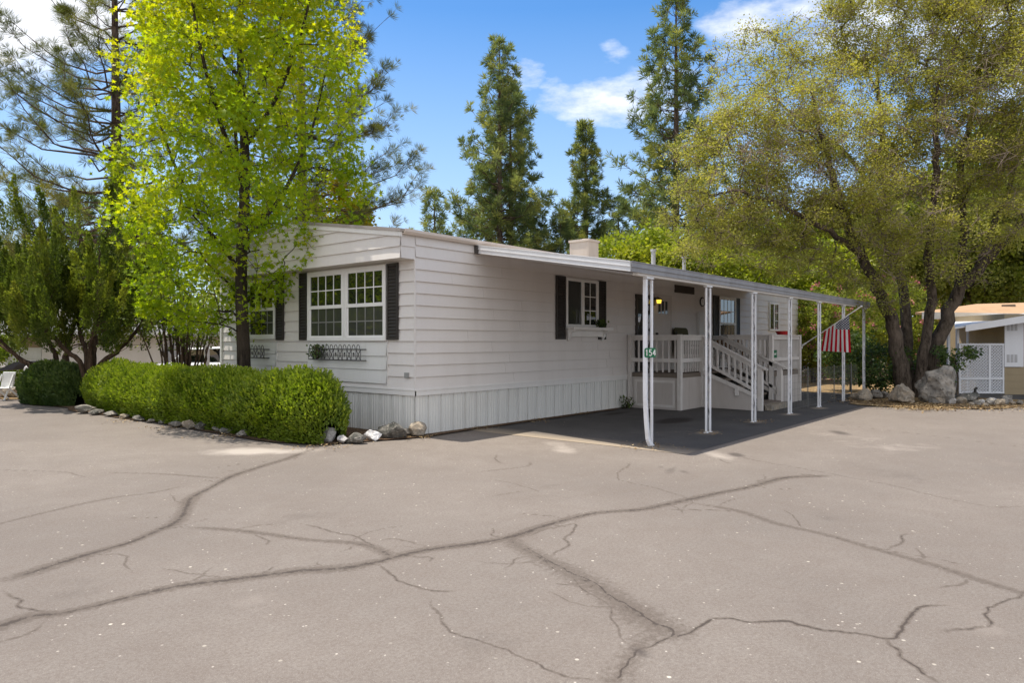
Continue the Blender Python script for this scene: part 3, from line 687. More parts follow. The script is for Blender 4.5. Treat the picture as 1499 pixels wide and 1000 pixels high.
# roof fittings
def at_roof(px, py, Y): p = dep(px, Y, py); return p
ch = MB(); c0 = (7.86, 1.75); cw, cd = .50, .62; zt = 4.40
ch.box(c0[0], c0[0]+cw, c0[1], c0[1]+cd, 3.5, zt); ch.box(c0[0]-.025, c0[0]+cw+.025, c0[1]-.025, c0[1]+cd+.025, zt-.05, zt+.012)
for x in (c0[0]-.006, ): ch.box(x, c0[0]-.001, c0[1]+.04, c0[1]+.07, 3.6, zt-.05); ch.box(x, c0[0]-.001, c0[1]+cd-.07, c0[1]+cd-.04, 3.6, zt-.05)
ch.box(c0[0]+.03, c0[0]+.06, c0[1]-.006, c0[1]-.001, 3.6, zt-.05); ch.box(c0[0]+cw-.06, c0[0]+cw-.03, c0[1]-.006, c0[1]-.001, 3.6, zt-.05)
ch.box(c0[0]+.2, c0[0]+.3, c0[1]+.25, c0[1]+.35, zt+.012, zt+.06)
ch.build('chimney', M['chimney'], home, bevel=.008)
for px, py, Y in ((957, 365, 20.6), (1002, 375.5, 22.0)):
    p = dep(px, Y, py); q = MB(); q.tube([(p[0], p[1], 3.4), (p[0], p[1], p[2]-.07)], .065 if px < 980 else .055, 12); q.tube([(p[0], p[1], p[2]-.07), (p[0], p[1], p[2])], .085 if px < 980 else .08, 12); q.build('vent_pipe', M['pipe'], home)

# window box shelf + its small plant, wire baskets, clock, lamp
sh = thing('window_shelf', (5.1, 0, 1.86), 'white bracketed flower shelf under the side window with louvred shutters', 'shelf')
q = MB(); q.box(4.3, 5.9, -.25, -.045, 1.895, 1.925); q.box(4.36, 5.84, -.085, -.05, 1.72, 1.894); q.box(4.3, 5.9, -.262, -.25, 1.87, 1.93); q.build('board', M['trim'], sh)
for x in (4.38, 5.72):
    q = MB(); q.prism([(x, -.0455, 1.894), (x, -.23, 1.894), (x, -.22, 1.84), (x, -.13, 1.80), (x, -.10, 1.70), (x, -.0455, 1.62)], (.05, 0, 0)); q.build('bracket', M['trim'], sh)
def sprig(name, loc, r, h, label, m, n=180, size=.06):
    o = thing(name, loc, label, 'plant')
    pos = np.array(loc)+np.stack([RNG.normal(size=n)*r*.5, RNG.normal(size=n)*r*.5, RNG.random(n)*h], 1); d = rdir(n)*.6; d[:, 2] += .7
    V, Fq, t = scatter(T_LEAF, pos, d, size, RNG.random(n)); np_mesh('foliage', V, Fq, M[m], o, t)
    V, Fq = tubes([smoothpath([np.array(loc), np.array(loc)+[RNG.normal()*r*.3, RNG.normal()*r*.3, h*.6], np.array(loc)+[RNG.normal()*r*.6, RNG.normal()*r*.6, h]], [.008, .005, .003]) for _ in range(6)], 4); np_mesh('stem', V, Fq, M['stem_bark'], o); return o
sprig('potted_trailer', (5.55, -.15, 1.925), .12, .16, 'small dark plant on the right end of the white window shelf', 'dark_leaf')
def basket(a0, a1, z0, z1, label, plant):
    o = thing('wire_basket', (-.05, (a0+a1)/2, z0), label, 'window basket', 'black wire baskets under the front windows'); d = .12
    q = MB()
    for z in (z0, z1-.09): q.tube([(-.05, a0, z), (-.05-d, a0, z), (-.05-d, a1, z), (-.05, a1, z)], .0085, 5); q.tube([(-.05, a0, z), (-.05, a1, z)], .007, 5)
    n = max(2, round((a1-a0)/.13))
    for i in range(n+1):
        y = a0+(a1-a0)*i/n; q.tube([(-.05-d, y, z0), (-.05-d, y, z1-.09)], .006, 5); q.tube([(-.05-d, y, z0), (-.05, y, z0)], .006, 4)
    q.build('frame', M['iron'], o)
    q = MB(); r = .033
    for i in range(n):
        yc = a0+(a1-a0)*(i+.5)/n; x = -.05-d
        q.tube([(x, yc+r*1.4*math.cos(t), z1-.09+.085*math.sin(t)) for t in np.linspace(0, math.pi, 9)], .0065, 5)
        if i % 2: q.tube([(x, yc+.02*math.cos(t)*(1-t/15), (z0+z1-.09)/2+.045*math.sin(t)*(1-t/15)) for t in np.linspace(0, 9, 20)], .006, 4)
        else: q.tube([(x, yc-.06, z0+.005), (x, yc, (z0+z1-.09)/2), (x, yc+.06, z1-.1)], .0065, 4); q.tube([(x, yc+.06, z0+.005), (x, yc, (z0+z1-.09)/2), (x, yc-.06, z1-.1)], .0065, 4)
    q.build('scrollwork', M['iron'], o); return o
basket(1.25, 2.85, 1.27, 1.56, 'long black scrolled wire basket below the double front window', True)
basket(4.45, 5.40, 1.27, 1.54, 'black wire basket with cross bars below the window behind the maple trunk', False)
sprig('basket_vine', (-.16, 2.58, 1.27), .16, .26, 'withered dark vine in the left end of the long wire basket', 'dark_leaf', 220, .055)
ck = thing('wall_clock', (11.1, 0, 2.77), 'round black rimmed clock on the wall above the cabinet', 'clock')
q = MB(); q.tube([(11.1, -.017, 2.77), (11.1, -.05, 2.77)], .14, 24); q.build('rim', M['iron'], ck); q = MB(); q.tube([(11.1, -.05, 2.77), (11.1, -.053, 2.77)], .105, 24)
q.build('dial', M['white'], ck); q = MB(); q.bar((11.1, -.055, 2.77), (11.1, -.055, 2.85), .01, .003, (0, 1, 0)); q.bar((11.1, -.055, 2.77), (11.15, -.055, 2.74), .01, .003, (0, 1, 0)); q.build('hand', M['iron'], ck)
lm = thing('wall_lantern', (8.205, 0, 2.62), 'lit yellow wall lantern between the two doors', 'lamp')
m_, nt, o_ = mat('lamp_glow'); e = N(nt, 'ShaderNodeEmission'); e.inputs[0].default_value = (1, .62, .06, 1); e.inputs[1].default_value = 1.1; nt.links.new(e.outputs[0], o_.inputs[0])
q = MB(); q.box(8.165, 8.245, -.075, -.055, 2.55, 2.75); q.tube([(8.205, -.07, 2.73), (8.205, -.16, 2.76), (8.205, -.19, 2.73)], .012); q.tube([(8.205, -.19, 2.69), (8.205, -.19, 2.74)], [.11, .03], 10); q.build('bracket', M['iron'], lm)
q = MB(); q.tube([(8.205, -.19, 2.60), (8.205, -.19, 2.69)], [.05, .065], 10); q.build('shade', m_, lm)

# ------------------------------------------------------------------ CARPORT
cp = thing('carport', (1.5, -3.6, 0), 'long white metal carport awning on slim scrollwork posts along the home', 'carport')
PX = [1.5+2.12*i for i in range(7)]; AY = -3.66
zA = lambda y: 3.37-(3.37-2.745)*(-y/3.66)       # top of the pan
x_in, x_out, x_end = 1.50, .86, 14.62
q = MB(); b0 = [(x_in+.05, -.1), (x_end, -.1), (x_end, AY+.05), (x_out+.05, AY+.05)]
q.prism([(x, y, zA(y)-.05) for x, y in b0], (0, 0, .045))
for k in range(32):                                  # standing pans on top, ribs below
    x = x_in+.2+k*.41
    if x > x_end-.05: break
    q.bar((x, -.1, zA(-.1)+.012), (x, AY+.06, zA(AY+.06)+.012), .03, .03)
    q.bar((x, -.1, zA(-.1)-.06), (x, AY+.06, zA(AY+.06)-.06), .04, .02)
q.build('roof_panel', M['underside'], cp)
def fascia(p0, p1, out):
    """stepped awning fascia along the edge p0-p1; out = outward unit vector"""
    o = Vector(out); mb = MB(); p0, p1 = Vector(p0), Vector(p1)
    for h0, h1, e0, e1 in ((-.118, -.10, -.06, .02), (-.10, -.05, -.01, .012), (-.05, -.035, -.02, .03), (-.035, .022, -.01, .02), (.022, .034, -.05, .032)):
        mb.hexa([p0+o*e0+Vector((0,0,h0)), p1+o*e0+Vector((0,0,h0)), p1+o*e1+Vector((0,0,h0)), p0+o*e1+Vector((0,0,h0)), p0+o*e0+Vector((0,0,h1)), p1+o*e0+Vector((0,0,h1)), p1+o*e1+Vector((0,0,h1)), p0+o*e1+Vector((0,0,h1))])
    return mb
fo = Vector((-3.56, x_out-x_in, 0)).normalized()
fascia((x_in, -.02, zA(0)), (x_out, AY, zA(AY)), fo).build('front_fascia', M['awning'], cp)
fascia((x_out+.01, AY, zA(AY)-.001), (x_end, AY, zA(AY)-.001), (0, -1, 0)).build('side_fascia', M['awning_shaded'], cp)
fascia((x_end, -.1, zA(-.1)), (x_end, AY, zA(AY)-.002), (1, 0, 0)).build('end_fascia', M['awning'], cp)
q = MB(); q.box(x_out+.25, x_end-.1, AY+.02, AY+.11, zA(AY)-.15, zA(AY)-.065); q.build('beam', M['trim'], cp)
q = MB(); q.box(x_in-.06, x_in+.04, -.10, -.02, 3.235, 3.38); q.build('end_bracket', M['iron'], cp)
PT = zA(AY)-.15
def post_parts(x, y, cornered):
    ps = MB(); ps.box(x-.11, x+.11, y-.035, y+.035, PT-.03, PT-.002); pb = ps.build('post', M['post'], cp)
    def scol(cx, cy, name='column', bent=0.0, w=.021):
        c = MB()
        if bent:
            pts = [(cx, cy, PT-.04), (cx, cy, .75), (cx+.012, cy-.012, .4), (cx+.03, cy-.03, .12), (cx+bent*.8, cy-.045, .03)]
            for a, b in zip(pts[:-1], pts[1:]): c.bar(a, b, w*2, w*2, (0, 1, 0))
            c.bar((cx+.035, cy-.035, .115), (cx+bent+.03, cy-.06, .02), .05, .02, (0, 1, 0))
        else: c.box(cx-w, cx+w, cy-w, cy+w, 0.012, PT-.04); c.box(cx-.035, cx+.035, cy-.035, cy+.035, .01, .022)
        return c.build(name, M['post'], pb, bevel=.004)
    d = .078 if not cornered else .10
    scol(x-d, y, bent=.10 if cornered else 0, w=.028 if cornered else .0165); scol(x+d, y, w=.0175)
    s = MB(); z = .28; k = 0
    while z < PT-.3:
        sg = 1 if k % 2 == 0 else -1; L = .36
        pts = [(x+sg*(.04*math.sin(t*2*math.pi)), y, z+L*t) for t in np.linspace(0, 1, 11)]; s.tube(pts, .0075, 5)
        for zc, s2 in ((z+.05, sg), (z+L-.05, -sg)):
            s.tube([(x+s2*.01+.026*math.cos(t)*(1-t/11)*s2, y, zc+.04*math.sin(t)*(1-t/11)) for t in np.linspace(0, 8, 16)], .006, 4)
        z += L+.02; k += 1
    s.build('scrollwork', M['scroll'], pb); return pb
p0 = post_parts(PX[0], -3.6, True); p1 = post_parts(PX[1], -3.6, False)
for x in PX[2:]:
    c = copy_tree(p1, cp); c.location = p1.location+Vector((x-PX[1], 0, 0))

# numbers as little strokes
GL = {'1': [[(.5, 0), (.5, 1)], [(.5, 1), (.3, .82)]], '5': [[(.85, 1), (.2, 1), (.17, .57), (.55, .63), (.82, .45), (.82, .18), (.5, 0), (.15, .08)]], '4': [[(.72, 0), (.72, 1), (.12, .32), (.92, .32)]]}
def digits(text, org, right, up, h, wid, nrm):
    mb = MB(); right, up, nrm = Vector(right), Vector(up), Vector(nrm); n = len(text)
    for i, chh in enumerate(text):
        for st in GL[chh]:
            pts = [Vector(org)+right*((i+.5-n/2)*h*.72+(u-.5)*h*.6)+up*((v-.5)*h)+nrm*.004 for u, v in st]
            for a, b in zip(pts[:-1], pts[1:]): mb.bar(a, b+(b-a).normalized()*wid*.4, .004, wid, tuple((b-a).normalized().cross(nrm)))
    return mb
def rounded(c, r, u, w, h, rad):
    c, r, u = Vector(c), Vector(r), Vector(u); out = []
    for sx, sy, a0 in ((1, 1, 0), (-1, 1, 90), (-1, -1, 180), (1, -1, 270)):
        for k in range(5): a = R(a0+22.5*k); out.append(c+r*(sx*(w/2-rad)+rad*math.cos(a))+u*(sy*(h/2-rad)+rad*math.sin(a)))
    return out
# sign faces the street corner: on the plane between the near posts, turned to the camera
sc_ = Vector((1.44, -3.665, 1.44)); nr = Vector((-.50, -.866, 0)).normalized(); rt = Vector((0, 0, 1)).cross(nr).normalized()
sg = thing('number_sign', tuple(sc_), 'green house number sign reading 154 on the nearest carport post', 'sign')
q = MB(); q.prism(rounded(sc_, rt, (0, 0, 1), .20, .145, .03), tuple(-nr*.006)); q.build('plate', M['green_sign'], sg)
digits('154', sc_, rt, (0, 0, 1), .088, .014, nr).build('digit', M['white'], sg)

# ------------------------------------------------------------------ PORCH
po = thing('porch', (9.2, -1.4, 0), 'white railed entry porch with a short stair under the carport', 'porch')
DZ = .86; X0, X1, X2, X3 = 6.95, 8.13, 9.45, 11.55; Y1, Y2 = -1.40, -2.62; RT = 1.77
q = MB(); q.box(X0+.02, X3-.02, Y1+.03, -.05, DZ-.04, DZ); q.box(X2, X3-.02, Y2+.03, Y1+.03, DZ-.04, DZ); q.box(X0+.01, X1+.02, Y1+.01, Y1+.03, DZ-.1, DZ+.0); q.box(X0+.005, X0+.02, Y1+.03, -.06, DZ-.1, DZ); q.box(X2, X3-.02, Y2+.005, Y2+.03, DZ-.12, DZ-.001)
q.build('deck', M['deck'], po)
def rail(ax, p, q0, q1, zt, zb, posts=True, pitch=.125):
    """railing on the line axis=ax at offset p running q0..q1 ; balusters between a cap and the skirt"""
    pt = (lambda a, o, z: (a, p+o, z)) if ax == 'x' else (lambda a, o, z: (p+o, a, z))
    r = MB()
    def bx(a0, a1, o0, o1, z0, z1): r.hexa([pt(a, o, z) for z in (z0, z1) for a, o in ((a0, o0), (a1, o0), (a1, o1), (a0, o1))])
    bx(q0, q1, -.055, .055, zt-.035, zt); bx(q0+.01, q1-.01, -.02, .02, zt-.125, zt-.035); bx(q0+.01, q1-.01, -.02, .02, zb+.265, zb+.355)
    o = r.build('railing', M['porch'], po); b = MB(); n = max(2, int(round((q1-q0)/pitch)))
    def bb(a, z0, z1): b.hexa([pt(aa, oo, z) for z in (z0, z1) for aa, oo in ((a-.019, .021), (a+.019, .021), (a+.019, .055), (a-.019, .055))])
    for i in range(n): bb(q0+(q1-q0)*(i+.5)/n, zb+.03, zt-.036)
    b.build('balusters', M['porch'], o); return o
rail('y', X0, Y1+.05, -.06, RT, DZ, pitch=.17); rail('x', Y1, X0+.05, X1, RT, DZ, pitch=.125); rail('x', Y2, X2+.05, X3-.05, RT+.02, DZ, pitch=.085); rail('y', X3-.05, Y2+.05, -.06, RT+.02, DZ, pitch=.125)
rail('y', X2+.02, Y2+.05, Y1-.1, RT+.02, DZ, pitch=.125)
for x, y in ((X0, -.08), (X0, Y1), (X1, Y1), (X2, Y2), (X3, Y2)):
    q = MB(); q.box(x-.05, x+.05, y-.05, y+.05, .012, RT+.012+(.02 if y == Y2 else 0)); q.build('post', M['porch'], po, bevel=.006)
def panel(ax, p, q0, q1, z0, z1, seams):
    pt = (lambda a, o, z: (a, p+o, z)) if ax == 'x' else (lambda a, o, z: (p+o, a, z))
    r = MB()
    def bx(a0, a1, o0, o1, za, zb): r.hexa([pt(a, o, z) for z in (za, zb) for a, o in ((a0, o0), (a1, o0), (a1, o1), (a0, o1))])
    e = sorted([q0]+seams+[q1])
    for a0, a1 in zip(e[:-1], e[1:]): bx(a0+.005, a1-.005, 0, .03, z0, z1)
    bx(q0, q1, .03, .05, z0, z1-.01); return r.build('skirt_panel', M['porch_panel'], po)
panel('y', X0+.01, Y1+.05, -.13, .0, DZ-.1, []); panel('x', Y1+.01, X0+.05, X1-.05, .0, DZ-.1, [7.45]); panel('x', Y2+.01, X2+.35, X3-.05, .0, DZ-.12, []); panel('y', X3-.03, Y2+.05, -.1, 0, DZ-.12, [])
q = MB()                                         # framed access hatch on the near panel
for y0, y1, z0, z1 in ((Y1+.12, -.2, .64, .70), (Y1+.12, -.2, .06, .12), (Y1+.12, Y1+.18, .12, .64), (-.26, -.2, .12, .64)): q.box(X0-.012, X0+.009, y0, y1, z0, z1)
q.build('hatch_frame', M['porch'], po)
# stair: four treads, closed side, sloping stringers and hand rails
ys = -2.86; q = MB(); nst = 4
for i in range(1, nst+1):
    y0 = Y1+(ys-Y1)*(i-1)/nst; y1 = Y1+(ys-Y1)*i/nst+(-.03); z = DZ-.172*i
    q.box(X1+.04, X2-.03, y1, y0, z-.045, z); q.box(X1+.05, X2-.04, y0-.02-.33*0, y0, max(.0, z-.045-.13), z-.046)
q.build('stair_tread', M['deck'], po)
q = MB(); q.poly([]) if False else None
q.prism([(X1-.01, Y1-.06, 0), (X1-.01, -2.74, 0), (X1-.01, -2.74, .36), (X1-.01, Y1-.06, .80)], (.03, 0, 0)); q.build('stair_side', M['porch_panel'], po)
q = MB(); q.bar((X2+.0, Y1-.02, .87), (X2+.0, -2.80, .33), .03, .09); q.build('stringer', M['porch'], po)
q = MB(); q.bar((X1-.025, Y1-.02, .87), (X1-.025, -2.80, .33), .03, .09); q.bar((X1-.045, -2.3, .34), (X1-.045, -2.3, .52), .04, .09, (0, 1, 0)); q.build('stringer', M['porch'], po)
for x in (X1, X2-.03):
    h = MB(); a = Vector((x, Y1-.03, 1.73)); c = Vector((x, -3.0, .955))
    h.bar(a, c, .12, .035); dz = Vector((0, 0, -.075)); h.bar(a+dz, c+dz+Vector((0, .12, .06)), .04, .09); h.bar(Vector((x, Y1-.03, 1.13)), Vector((x, -2.80, .43)), .04, .07)
    hb = h.build('hand_rail', M['porch'], po); b = MB()
    for i in range(9):
        t = (i+.6)/9.6; y = Y1-.03+(-2.78-Y1)*t; zt = 1.67-(1.73-.955)*t*.88; zb = 1.13-.7*t; b.box(x-.019, x+.019, y-.02, y+.02, zb, zt)
    b.build('balusters', M['porch'], hb)
    q = MB(); q.box(x-.05, x+.05, -2.90, -2.78, .0, 1.0); q.build('newel_post', M['porch'], po, bevel=.008)
q = MB(); q.box(X1+.12, X2+.15, -3.06, -2.90, .012, .14); build_at(q, 'stepping_block', M['rock_tan'], (8.8, -2.98, .012)).location
o = bpy.data.objects['stepping_block']; tag(o, 'mossy concrete block step at the foot of the porch stair', 'step')
# sign on the right rail, red tray, furniture seen through the rails
sp = Vector((9.63, Y2-.024, 1.30)); s2 = thing('small_sign', tuple(sp), 'small green sign with a white arrow on the far porch railing', 'sign')
q = MB(); q.box(sp.x-.09, sp.x+.13, Y2-.032, Y2-.0215, sp.z-.09, sp.z+.10); q.build('plate', M['green_sign'], s2)
q = MB(); q.prism([(sp.x-.06, Y2-.0325, sp.z), (sp.x-.01, Y2-.0325, sp.z+.035), (sp.x-.01, Y2-.0325, sp.z-.035)], (0, -.003, 0)); q.box(sp.x-.01, sp.x+.075, Y2-.0355, Y2-.0325, sp.z-.012, sp.z+.012); q.box(sp.x+.055, sp.x+.075, Y2-.0355, Y2-.0325, sp.z+.013, sp.z+.05); q.build('arrow', M['white'], s2)
q = MB(); q.tube([(10.35, Y2+.03, RT+.02), (10.35, Y2+.03, RT+.10)], [.13, .17], 16); q.tube([(10.35, Y2+.03, RT+.10), (10.35, Y2+.03, RT+.115)], [.18, .18], 16)
tag(build_at(q, 'red_planter', M['red'], (10.35, Y2+.03, RT+.02), smooth=False), 'shallow red dish on top of the far porch railing', 'planter')
ch_ = thing('patio_chair', (9.5, -.55, DZ), 'olive cushioned patio chair near the wall behind the stair rail', 'chair')
q = MB(); q.prism([(9.15, -.9, 1.28), (9.15, -.85, 1.42), (9.15, -.3, 1.40), (9.15, -.2, 1.98), (9.15, -.1, 2.0), (9.15, -.15, 1.28)], (.7, 0, 0)); q.build('cushion', M['olive'], ch_, bevel=.04)
q = MB()
for x in (9.16, 9.8):
    for y in (-.86, -.2): q.tube([(x, y, DZ), (x, y, 1.5 if y < -.5 else 1.9)], .018, 6)
    q.tube([(x, -.88, 1.5), (x, -.2, 1.52)], .018, 6)
q.tube([(9.16, -.86, 1.26), (9.8, -.86, 1.26)], .018, 6); q.build('chair_frame', M['darkmetal'], ch_)
bn = thing('slatted_bench', (12.6, -.35, 0), 'brown slatted wooden bench against the wall under the second shuttered window', 'bench')
q = MB()
for i in range(4): q.box(11.8, 13.9, -.62+.13*i, -.52+.13*i, 1.28, 1.31)
q.build('seat', M['wood'], bn); q = MB(); 
for i in range(15): q.box(11.85+.137*i, 11.93+.137*i, -.13, -.10, 1.35, 1.72)
q.box(11.8, 13.9, -.14, -.09, 1.72, 1.79); q.build('backrest', M['wood'], bn)
for x in (11.85, 13.75):
    for y in (-.6, -.16): q = MB(); q.box(x, x+.08, y, y+.06, .0, 1.279); q.build('leg', M['wood'], bn)
# wire fence between the far posts
wf = thing('wire_fence', (13, -3.45, 0), 'low see-through wire mesh fence strung between the far carport posts', 'fence')
q = MB(); fx0, fx1, fy = 8.05, 14.2, -3.42
for k in range(7): q.tube([(fx0, fy, .05+.15*k), (fx1, fy, .05+.15*k)], .003, 3, False)
n = 56
for k in range(n+1): x = fx0+(fx1-fx0)*k/n; q.tube([(x, fy, .02), (x, fy, .95)], .0028, 3, False)
q.build('mesh', M['wire'], wf, fix=False)
for x in (9.7, 11.9, 13.6): q = MB(); q.tube([(x, fy, 0), (x, fy, 1.0)], .012, 6); q.build('stake', M['wire'], wf)
sprig('weed', (6.65, -.16, .012), .16, .26, 'small weed growing at the skirting beside the porch', 'dark_leaf', 70, .07)

# ------------------------------------------------------------------ FLAG on its staff
FYp = -3.0
st0 = Vector((11.62, Y2-.03, 1.487)); st1 = Vector((11.41, -4.2, 2.508))
fp = thing('flag_pole', tuple(st0), 'white slanted staff fixed to the outer porch post beyond the stair', 'flag pole')
q = MB(); q.tube([st0, st1], .013, 8); q.tube([st1, st1+(st1-st0).normalized()*.03], .022, 8); q.build('staff', M['white'], fp)
q = MB(); q.box(st0.x-.06, st0.x+.06, st0.y-.02, st0.y+.03, st0.z-.06, st0.z+.06); q.tube([st0, st0+(st1-st0).normalized()*.16], .022, 8); q.build('bracket', M['white'], fp)
fl = thing('flag', tuple(st1), 'stars and stripes flag hanging from the slanted staff among the far carport posts', 'flag')
# hoist runs down the staff, the cloth hangs straight down in folds
dirs = (st1-st0).normalized(); hl = (st1-st0).length*.40; fly = .98; top = st1-dirs*(st1-st0).length*.19
fm, nt, o_ = mat('flag_cloth')
ua = N(nt, 'ShaderNodeAttribute', attribute_name='fu').outputs['Fac']; va = N(nt, 'ShaderNodeAttribute', attribute_name='fv').outputs['Fac']
stripe = mth(nt, 'GREATER_THAN', mth(nt, 'FRACT', mth(nt, 'MULTIPLY', va, 6.5)), .5)
cst = mixc(nt, stripe, (.50, .012, .03), (.78, .77, .76))
can = mth(nt, 'MULTIPLY', mth(nt, 'LESS_THAN', ua, .4), mth(nt, 'LESS_THAN', va, 7/13))
def cell(x, n, off=0.0): return mth(nt, 'SUBTRACT', mth(nt, 'FRACT', mth(nt, 'ADD', mth(nt, 'MULTIPLY', x, n), off)), .5)
def stars(ou, ov):
    a = cell(mth(nt, 'DIVIDE', ua, .4), 6, ou); b = cell(mth(nt, 'DIVIDE', va, 7/13), 5, ov)
    return mth(nt, 'LESS_THAN', mth(nt, 'ADD', mth(nt, 'MULTIPLY', a, a), mth(nt, 'MULTIPLY', b, b)), .055)
sts = mth(nt, 'MAXIMUM', stars(0, 0), stars(.5, .5))
col = mixc(nt, can, cst, mixc(nt, sts, (.012, .02, .075), (.8, .8, .8)))
dfs = N(nt, 'ShaderNodeBsdfDiffuse'); nt.links.new(col, dfs.inputs[0]); tr = N(nt, 'ShaderNodeBsdfTranslucent'); nt.links.new(col, tr.inputs[0])
mx = N(nt, 'ShaderNodeMixShader'); mx.inputs[0].default_value = .4; nt.links.new(dfs.outputs[0], mx.inputs[1]); nt.links.new(tr.outputs[0], mx.inputs[2]); nt.links.new(mx.outputs[0], o_.inputs[0])
nu, nv = 60, 44; V = []; FU = []; FV = []
hd = Vector((dirs.x, dirs.y, 0)).normalized(); sdn = Vector((-hd.y, hd.x, 0))
for i in range(nu+1):
    u = i/nu
    for j in range(nv+1):
        v = j/nv                                 # v=0 at the tip end of the hoist, 1 near the base
        h0 = top-dirs*(hl*v); wrap = .45*v        # the lower hoist is wound round the staff
        fu = wrap+(1-wrap)*u; dn = fly*(1-wrap)*u; fold = .03*u**.7*math.sin(v*17+u*1.2)+.012*u*math.sin(v*33+1)
        p = h0+Vector((0, 0, -dn))+hd*(-.10*u*v+.05*u*(1-v)-.4*fold*u)+sdn*fold
        V.append(p); FU.append(fu); FV.append(v)
Fq = [(i*(nv+1)+j, (i+1)*(nv+1)+j, (i+1)*(nv+1)+j+1, i*(nv+1)+j+1) for i in range(nu) for j in range(nv)]
np_mesh('cloth', np.array([tuple(p) for p in V]), np.array(Fq), fm, fl, None, True, {'fu': FU, 'fv': FV})

# ------------------------------------------------------------------ ROCKS
def rock(loc, size, m, label, seed, cat='rock', name='rock', group=None, sub=3, cuts=16, tilt=None):
    import bmesh
    r = random.Random(seed); bm = bmesh.new(); bmesh.ops.create_icosphere(bm, subdivisions=sub, radius=1.0)
    pl = []
    for _ in range(cuts):
        n = Vector((r.gauss(0, 1), r.gauss(0, 1), r.gauss(0, 1))).normalized(); pl.append((n, r.uniform(.5, .88)))
    sd = Vector((seed*7.3, seed*1.7, seed*3.1))
    for v in bm.verts:
        p = v.co.copy()
        for n, d in pl:
            k = p.dot(n)-d
            if k > 0: p -= n*k*.96
        p *= 1+.18*mnoise.noise(p*1.8+sd)+.10*mnoise.noise(p*5+sd)+.05*mnoise.noise(p*12+sd)
        v.co = p
    zs = [v.co.z for v in bm.verts]; lo, hi = min(zs), max(zs)
    for v in bm.verts: v.co = Vector((v.co.x*size[0]/1.5, v.co.y*size[1]/1.5, (v.co.z-lo)/(hi-lo)*size[2]*1.12-size[2]*.12))
    me = bpy.data.meshes.new(name); bm.to_mesh(me); bm.free(); me.materials.append(M[m])
    o = link(name, me, None, (loc[0], loc[1], .02)); o.rotation_euler = (0, 0, r.uniform(0, 6.28) if tilt is None else tilt); tag(o, label, cat, group); return o
FR = [(483, 648, .25, .2, .23, 'rock_pale', 'pale grey triangular rock at the right end of the hedge'), (502, 650, .17, .15, .12, 'rock_pale', 'small pale rock between the triangular rock and the dark rock'),
      (522, 650, .30, .2, .16, 'rock_dark', 'dark greenish flat rock in front of the bare bed corner'), (546, 646, .25, .16, .17, 'rock_white', 'bright white quartz rock in front of the skirting'),
      (576, 643, .48, .24, .27, 'rock_dark', 'largest dark rock with a pale top by the home corner'), (594, 640, .16, .16, .13, 'rock_grey', 'small grey rock wedged between the two corner rocks'), (612, 640, .30, .22, .25, 'rock_tan', 'rounded tan rock right at the corner of the skirting')]
for i, (px, py, a, b_, h, m, lb) in enumerate(FR): p = gr(px, py); rock(p, (a, b_, h), m, lb, 11+i, tilt=R(-50))
for i in range(13):
    t = i/12; px = 124+t*236; py = 602+t*34+RNG.normal()*.6; p = gr(px, py+3); s = RNG.uniform(.18, .36)
    rock(p, (s*1.15, s*.85, s*RNG.uniform(.32, .6)), ['rock_grey', 'rock_dark', 'rock_grey', 'rock_tan', 'rock_dark'][i % 5], 'small rough edging rock along the foot of the long hedge', 40+i, group='edging rocks along the long hedge', sub=2)
p = depg(1372, 18.35); rock((p[0], p[1]), (1.12, .85, .98), 'rock_grey', 'largest grey boulder leaning on the oak trunks', 81, 'boulder', 'boulder', cuts=20, sub=4, tilt=R(-38))
p = depg(1322, 18.3); rock((p[0], p[1]), (.62, .5, .50), 'rock_tan', 'blocky mottled boulder standing left of the largest boulder', 86, 'boulder', 'boulder', cuts=13, sub=4, tilt=R(-20))
p = depg(1415, 18.2); rock((p[0], p[1]), (.62, .4, .27), 'rock_dark', 'dark flat slab of rock right of the largest boulder', 83, 'boulder', 'boulder', tilt=R(-50))
RR = [(1266, 588, .42, .34, 'rock_tan', 'angular tan rock just right of the last carport post'), (1252, 587, .22, .2, 'rock_tan', 'small reddish tan rock at the foot of the sixth carport post'), (1283, 585, .34, .26, 'rock_grey', 'grey rock between the angular tan rock and the mottled boulder'), (1296, 584, .26, .2, 'rock_grey', 'low grey rock close left of the mottled boulder'),
      (1385, 589, .34, .22, 'rock_pale', 'pale rock lying at the foot of the largest boulder'), (1377, 592, .22, .2, 'rock_tan', 'small orange tan rock in the sunlit litter'), (1395, 593, .2, .16, 'rock_pale', 'small pale rock in front of the dark slab'), (1473, 592, .36, .22, 'rock_grey', 'grey rock farthest along the row toward the neighbouring drive'), (1308, 590, .2, .14, 'rock_tan', 'little stone beside the mottled boulder')]
for i, (px, py, s, h, m, lb) in enumerate(RR): p = gr(px, py); rock(p, (s, s*.75, h), m, lb, 100+i)
for i in range(14):
    px = 1405+i*6.6+RNG.normal()*2; p = gr(px, 593.5+RNG.normal()*1.5); s = RNG.uniform(.12, .26)
    rock(p, (s, s*.8, s*.7), ['rock_tan', 'rock_grey', 'rock_pale'][i % 3], 'small stone in the row edging the oak bed', 120+i, group='stones edging the oak bed', sub=2)

# ------------------------------------------------------------------ PLANTS
def np_tubes(name, paths, m, parent, n=5):
    V, Fq = tubes(paths, n); return np_mesh(name, V, Fq, m, parent, None, True)
def A(p): return np.array(p, float)
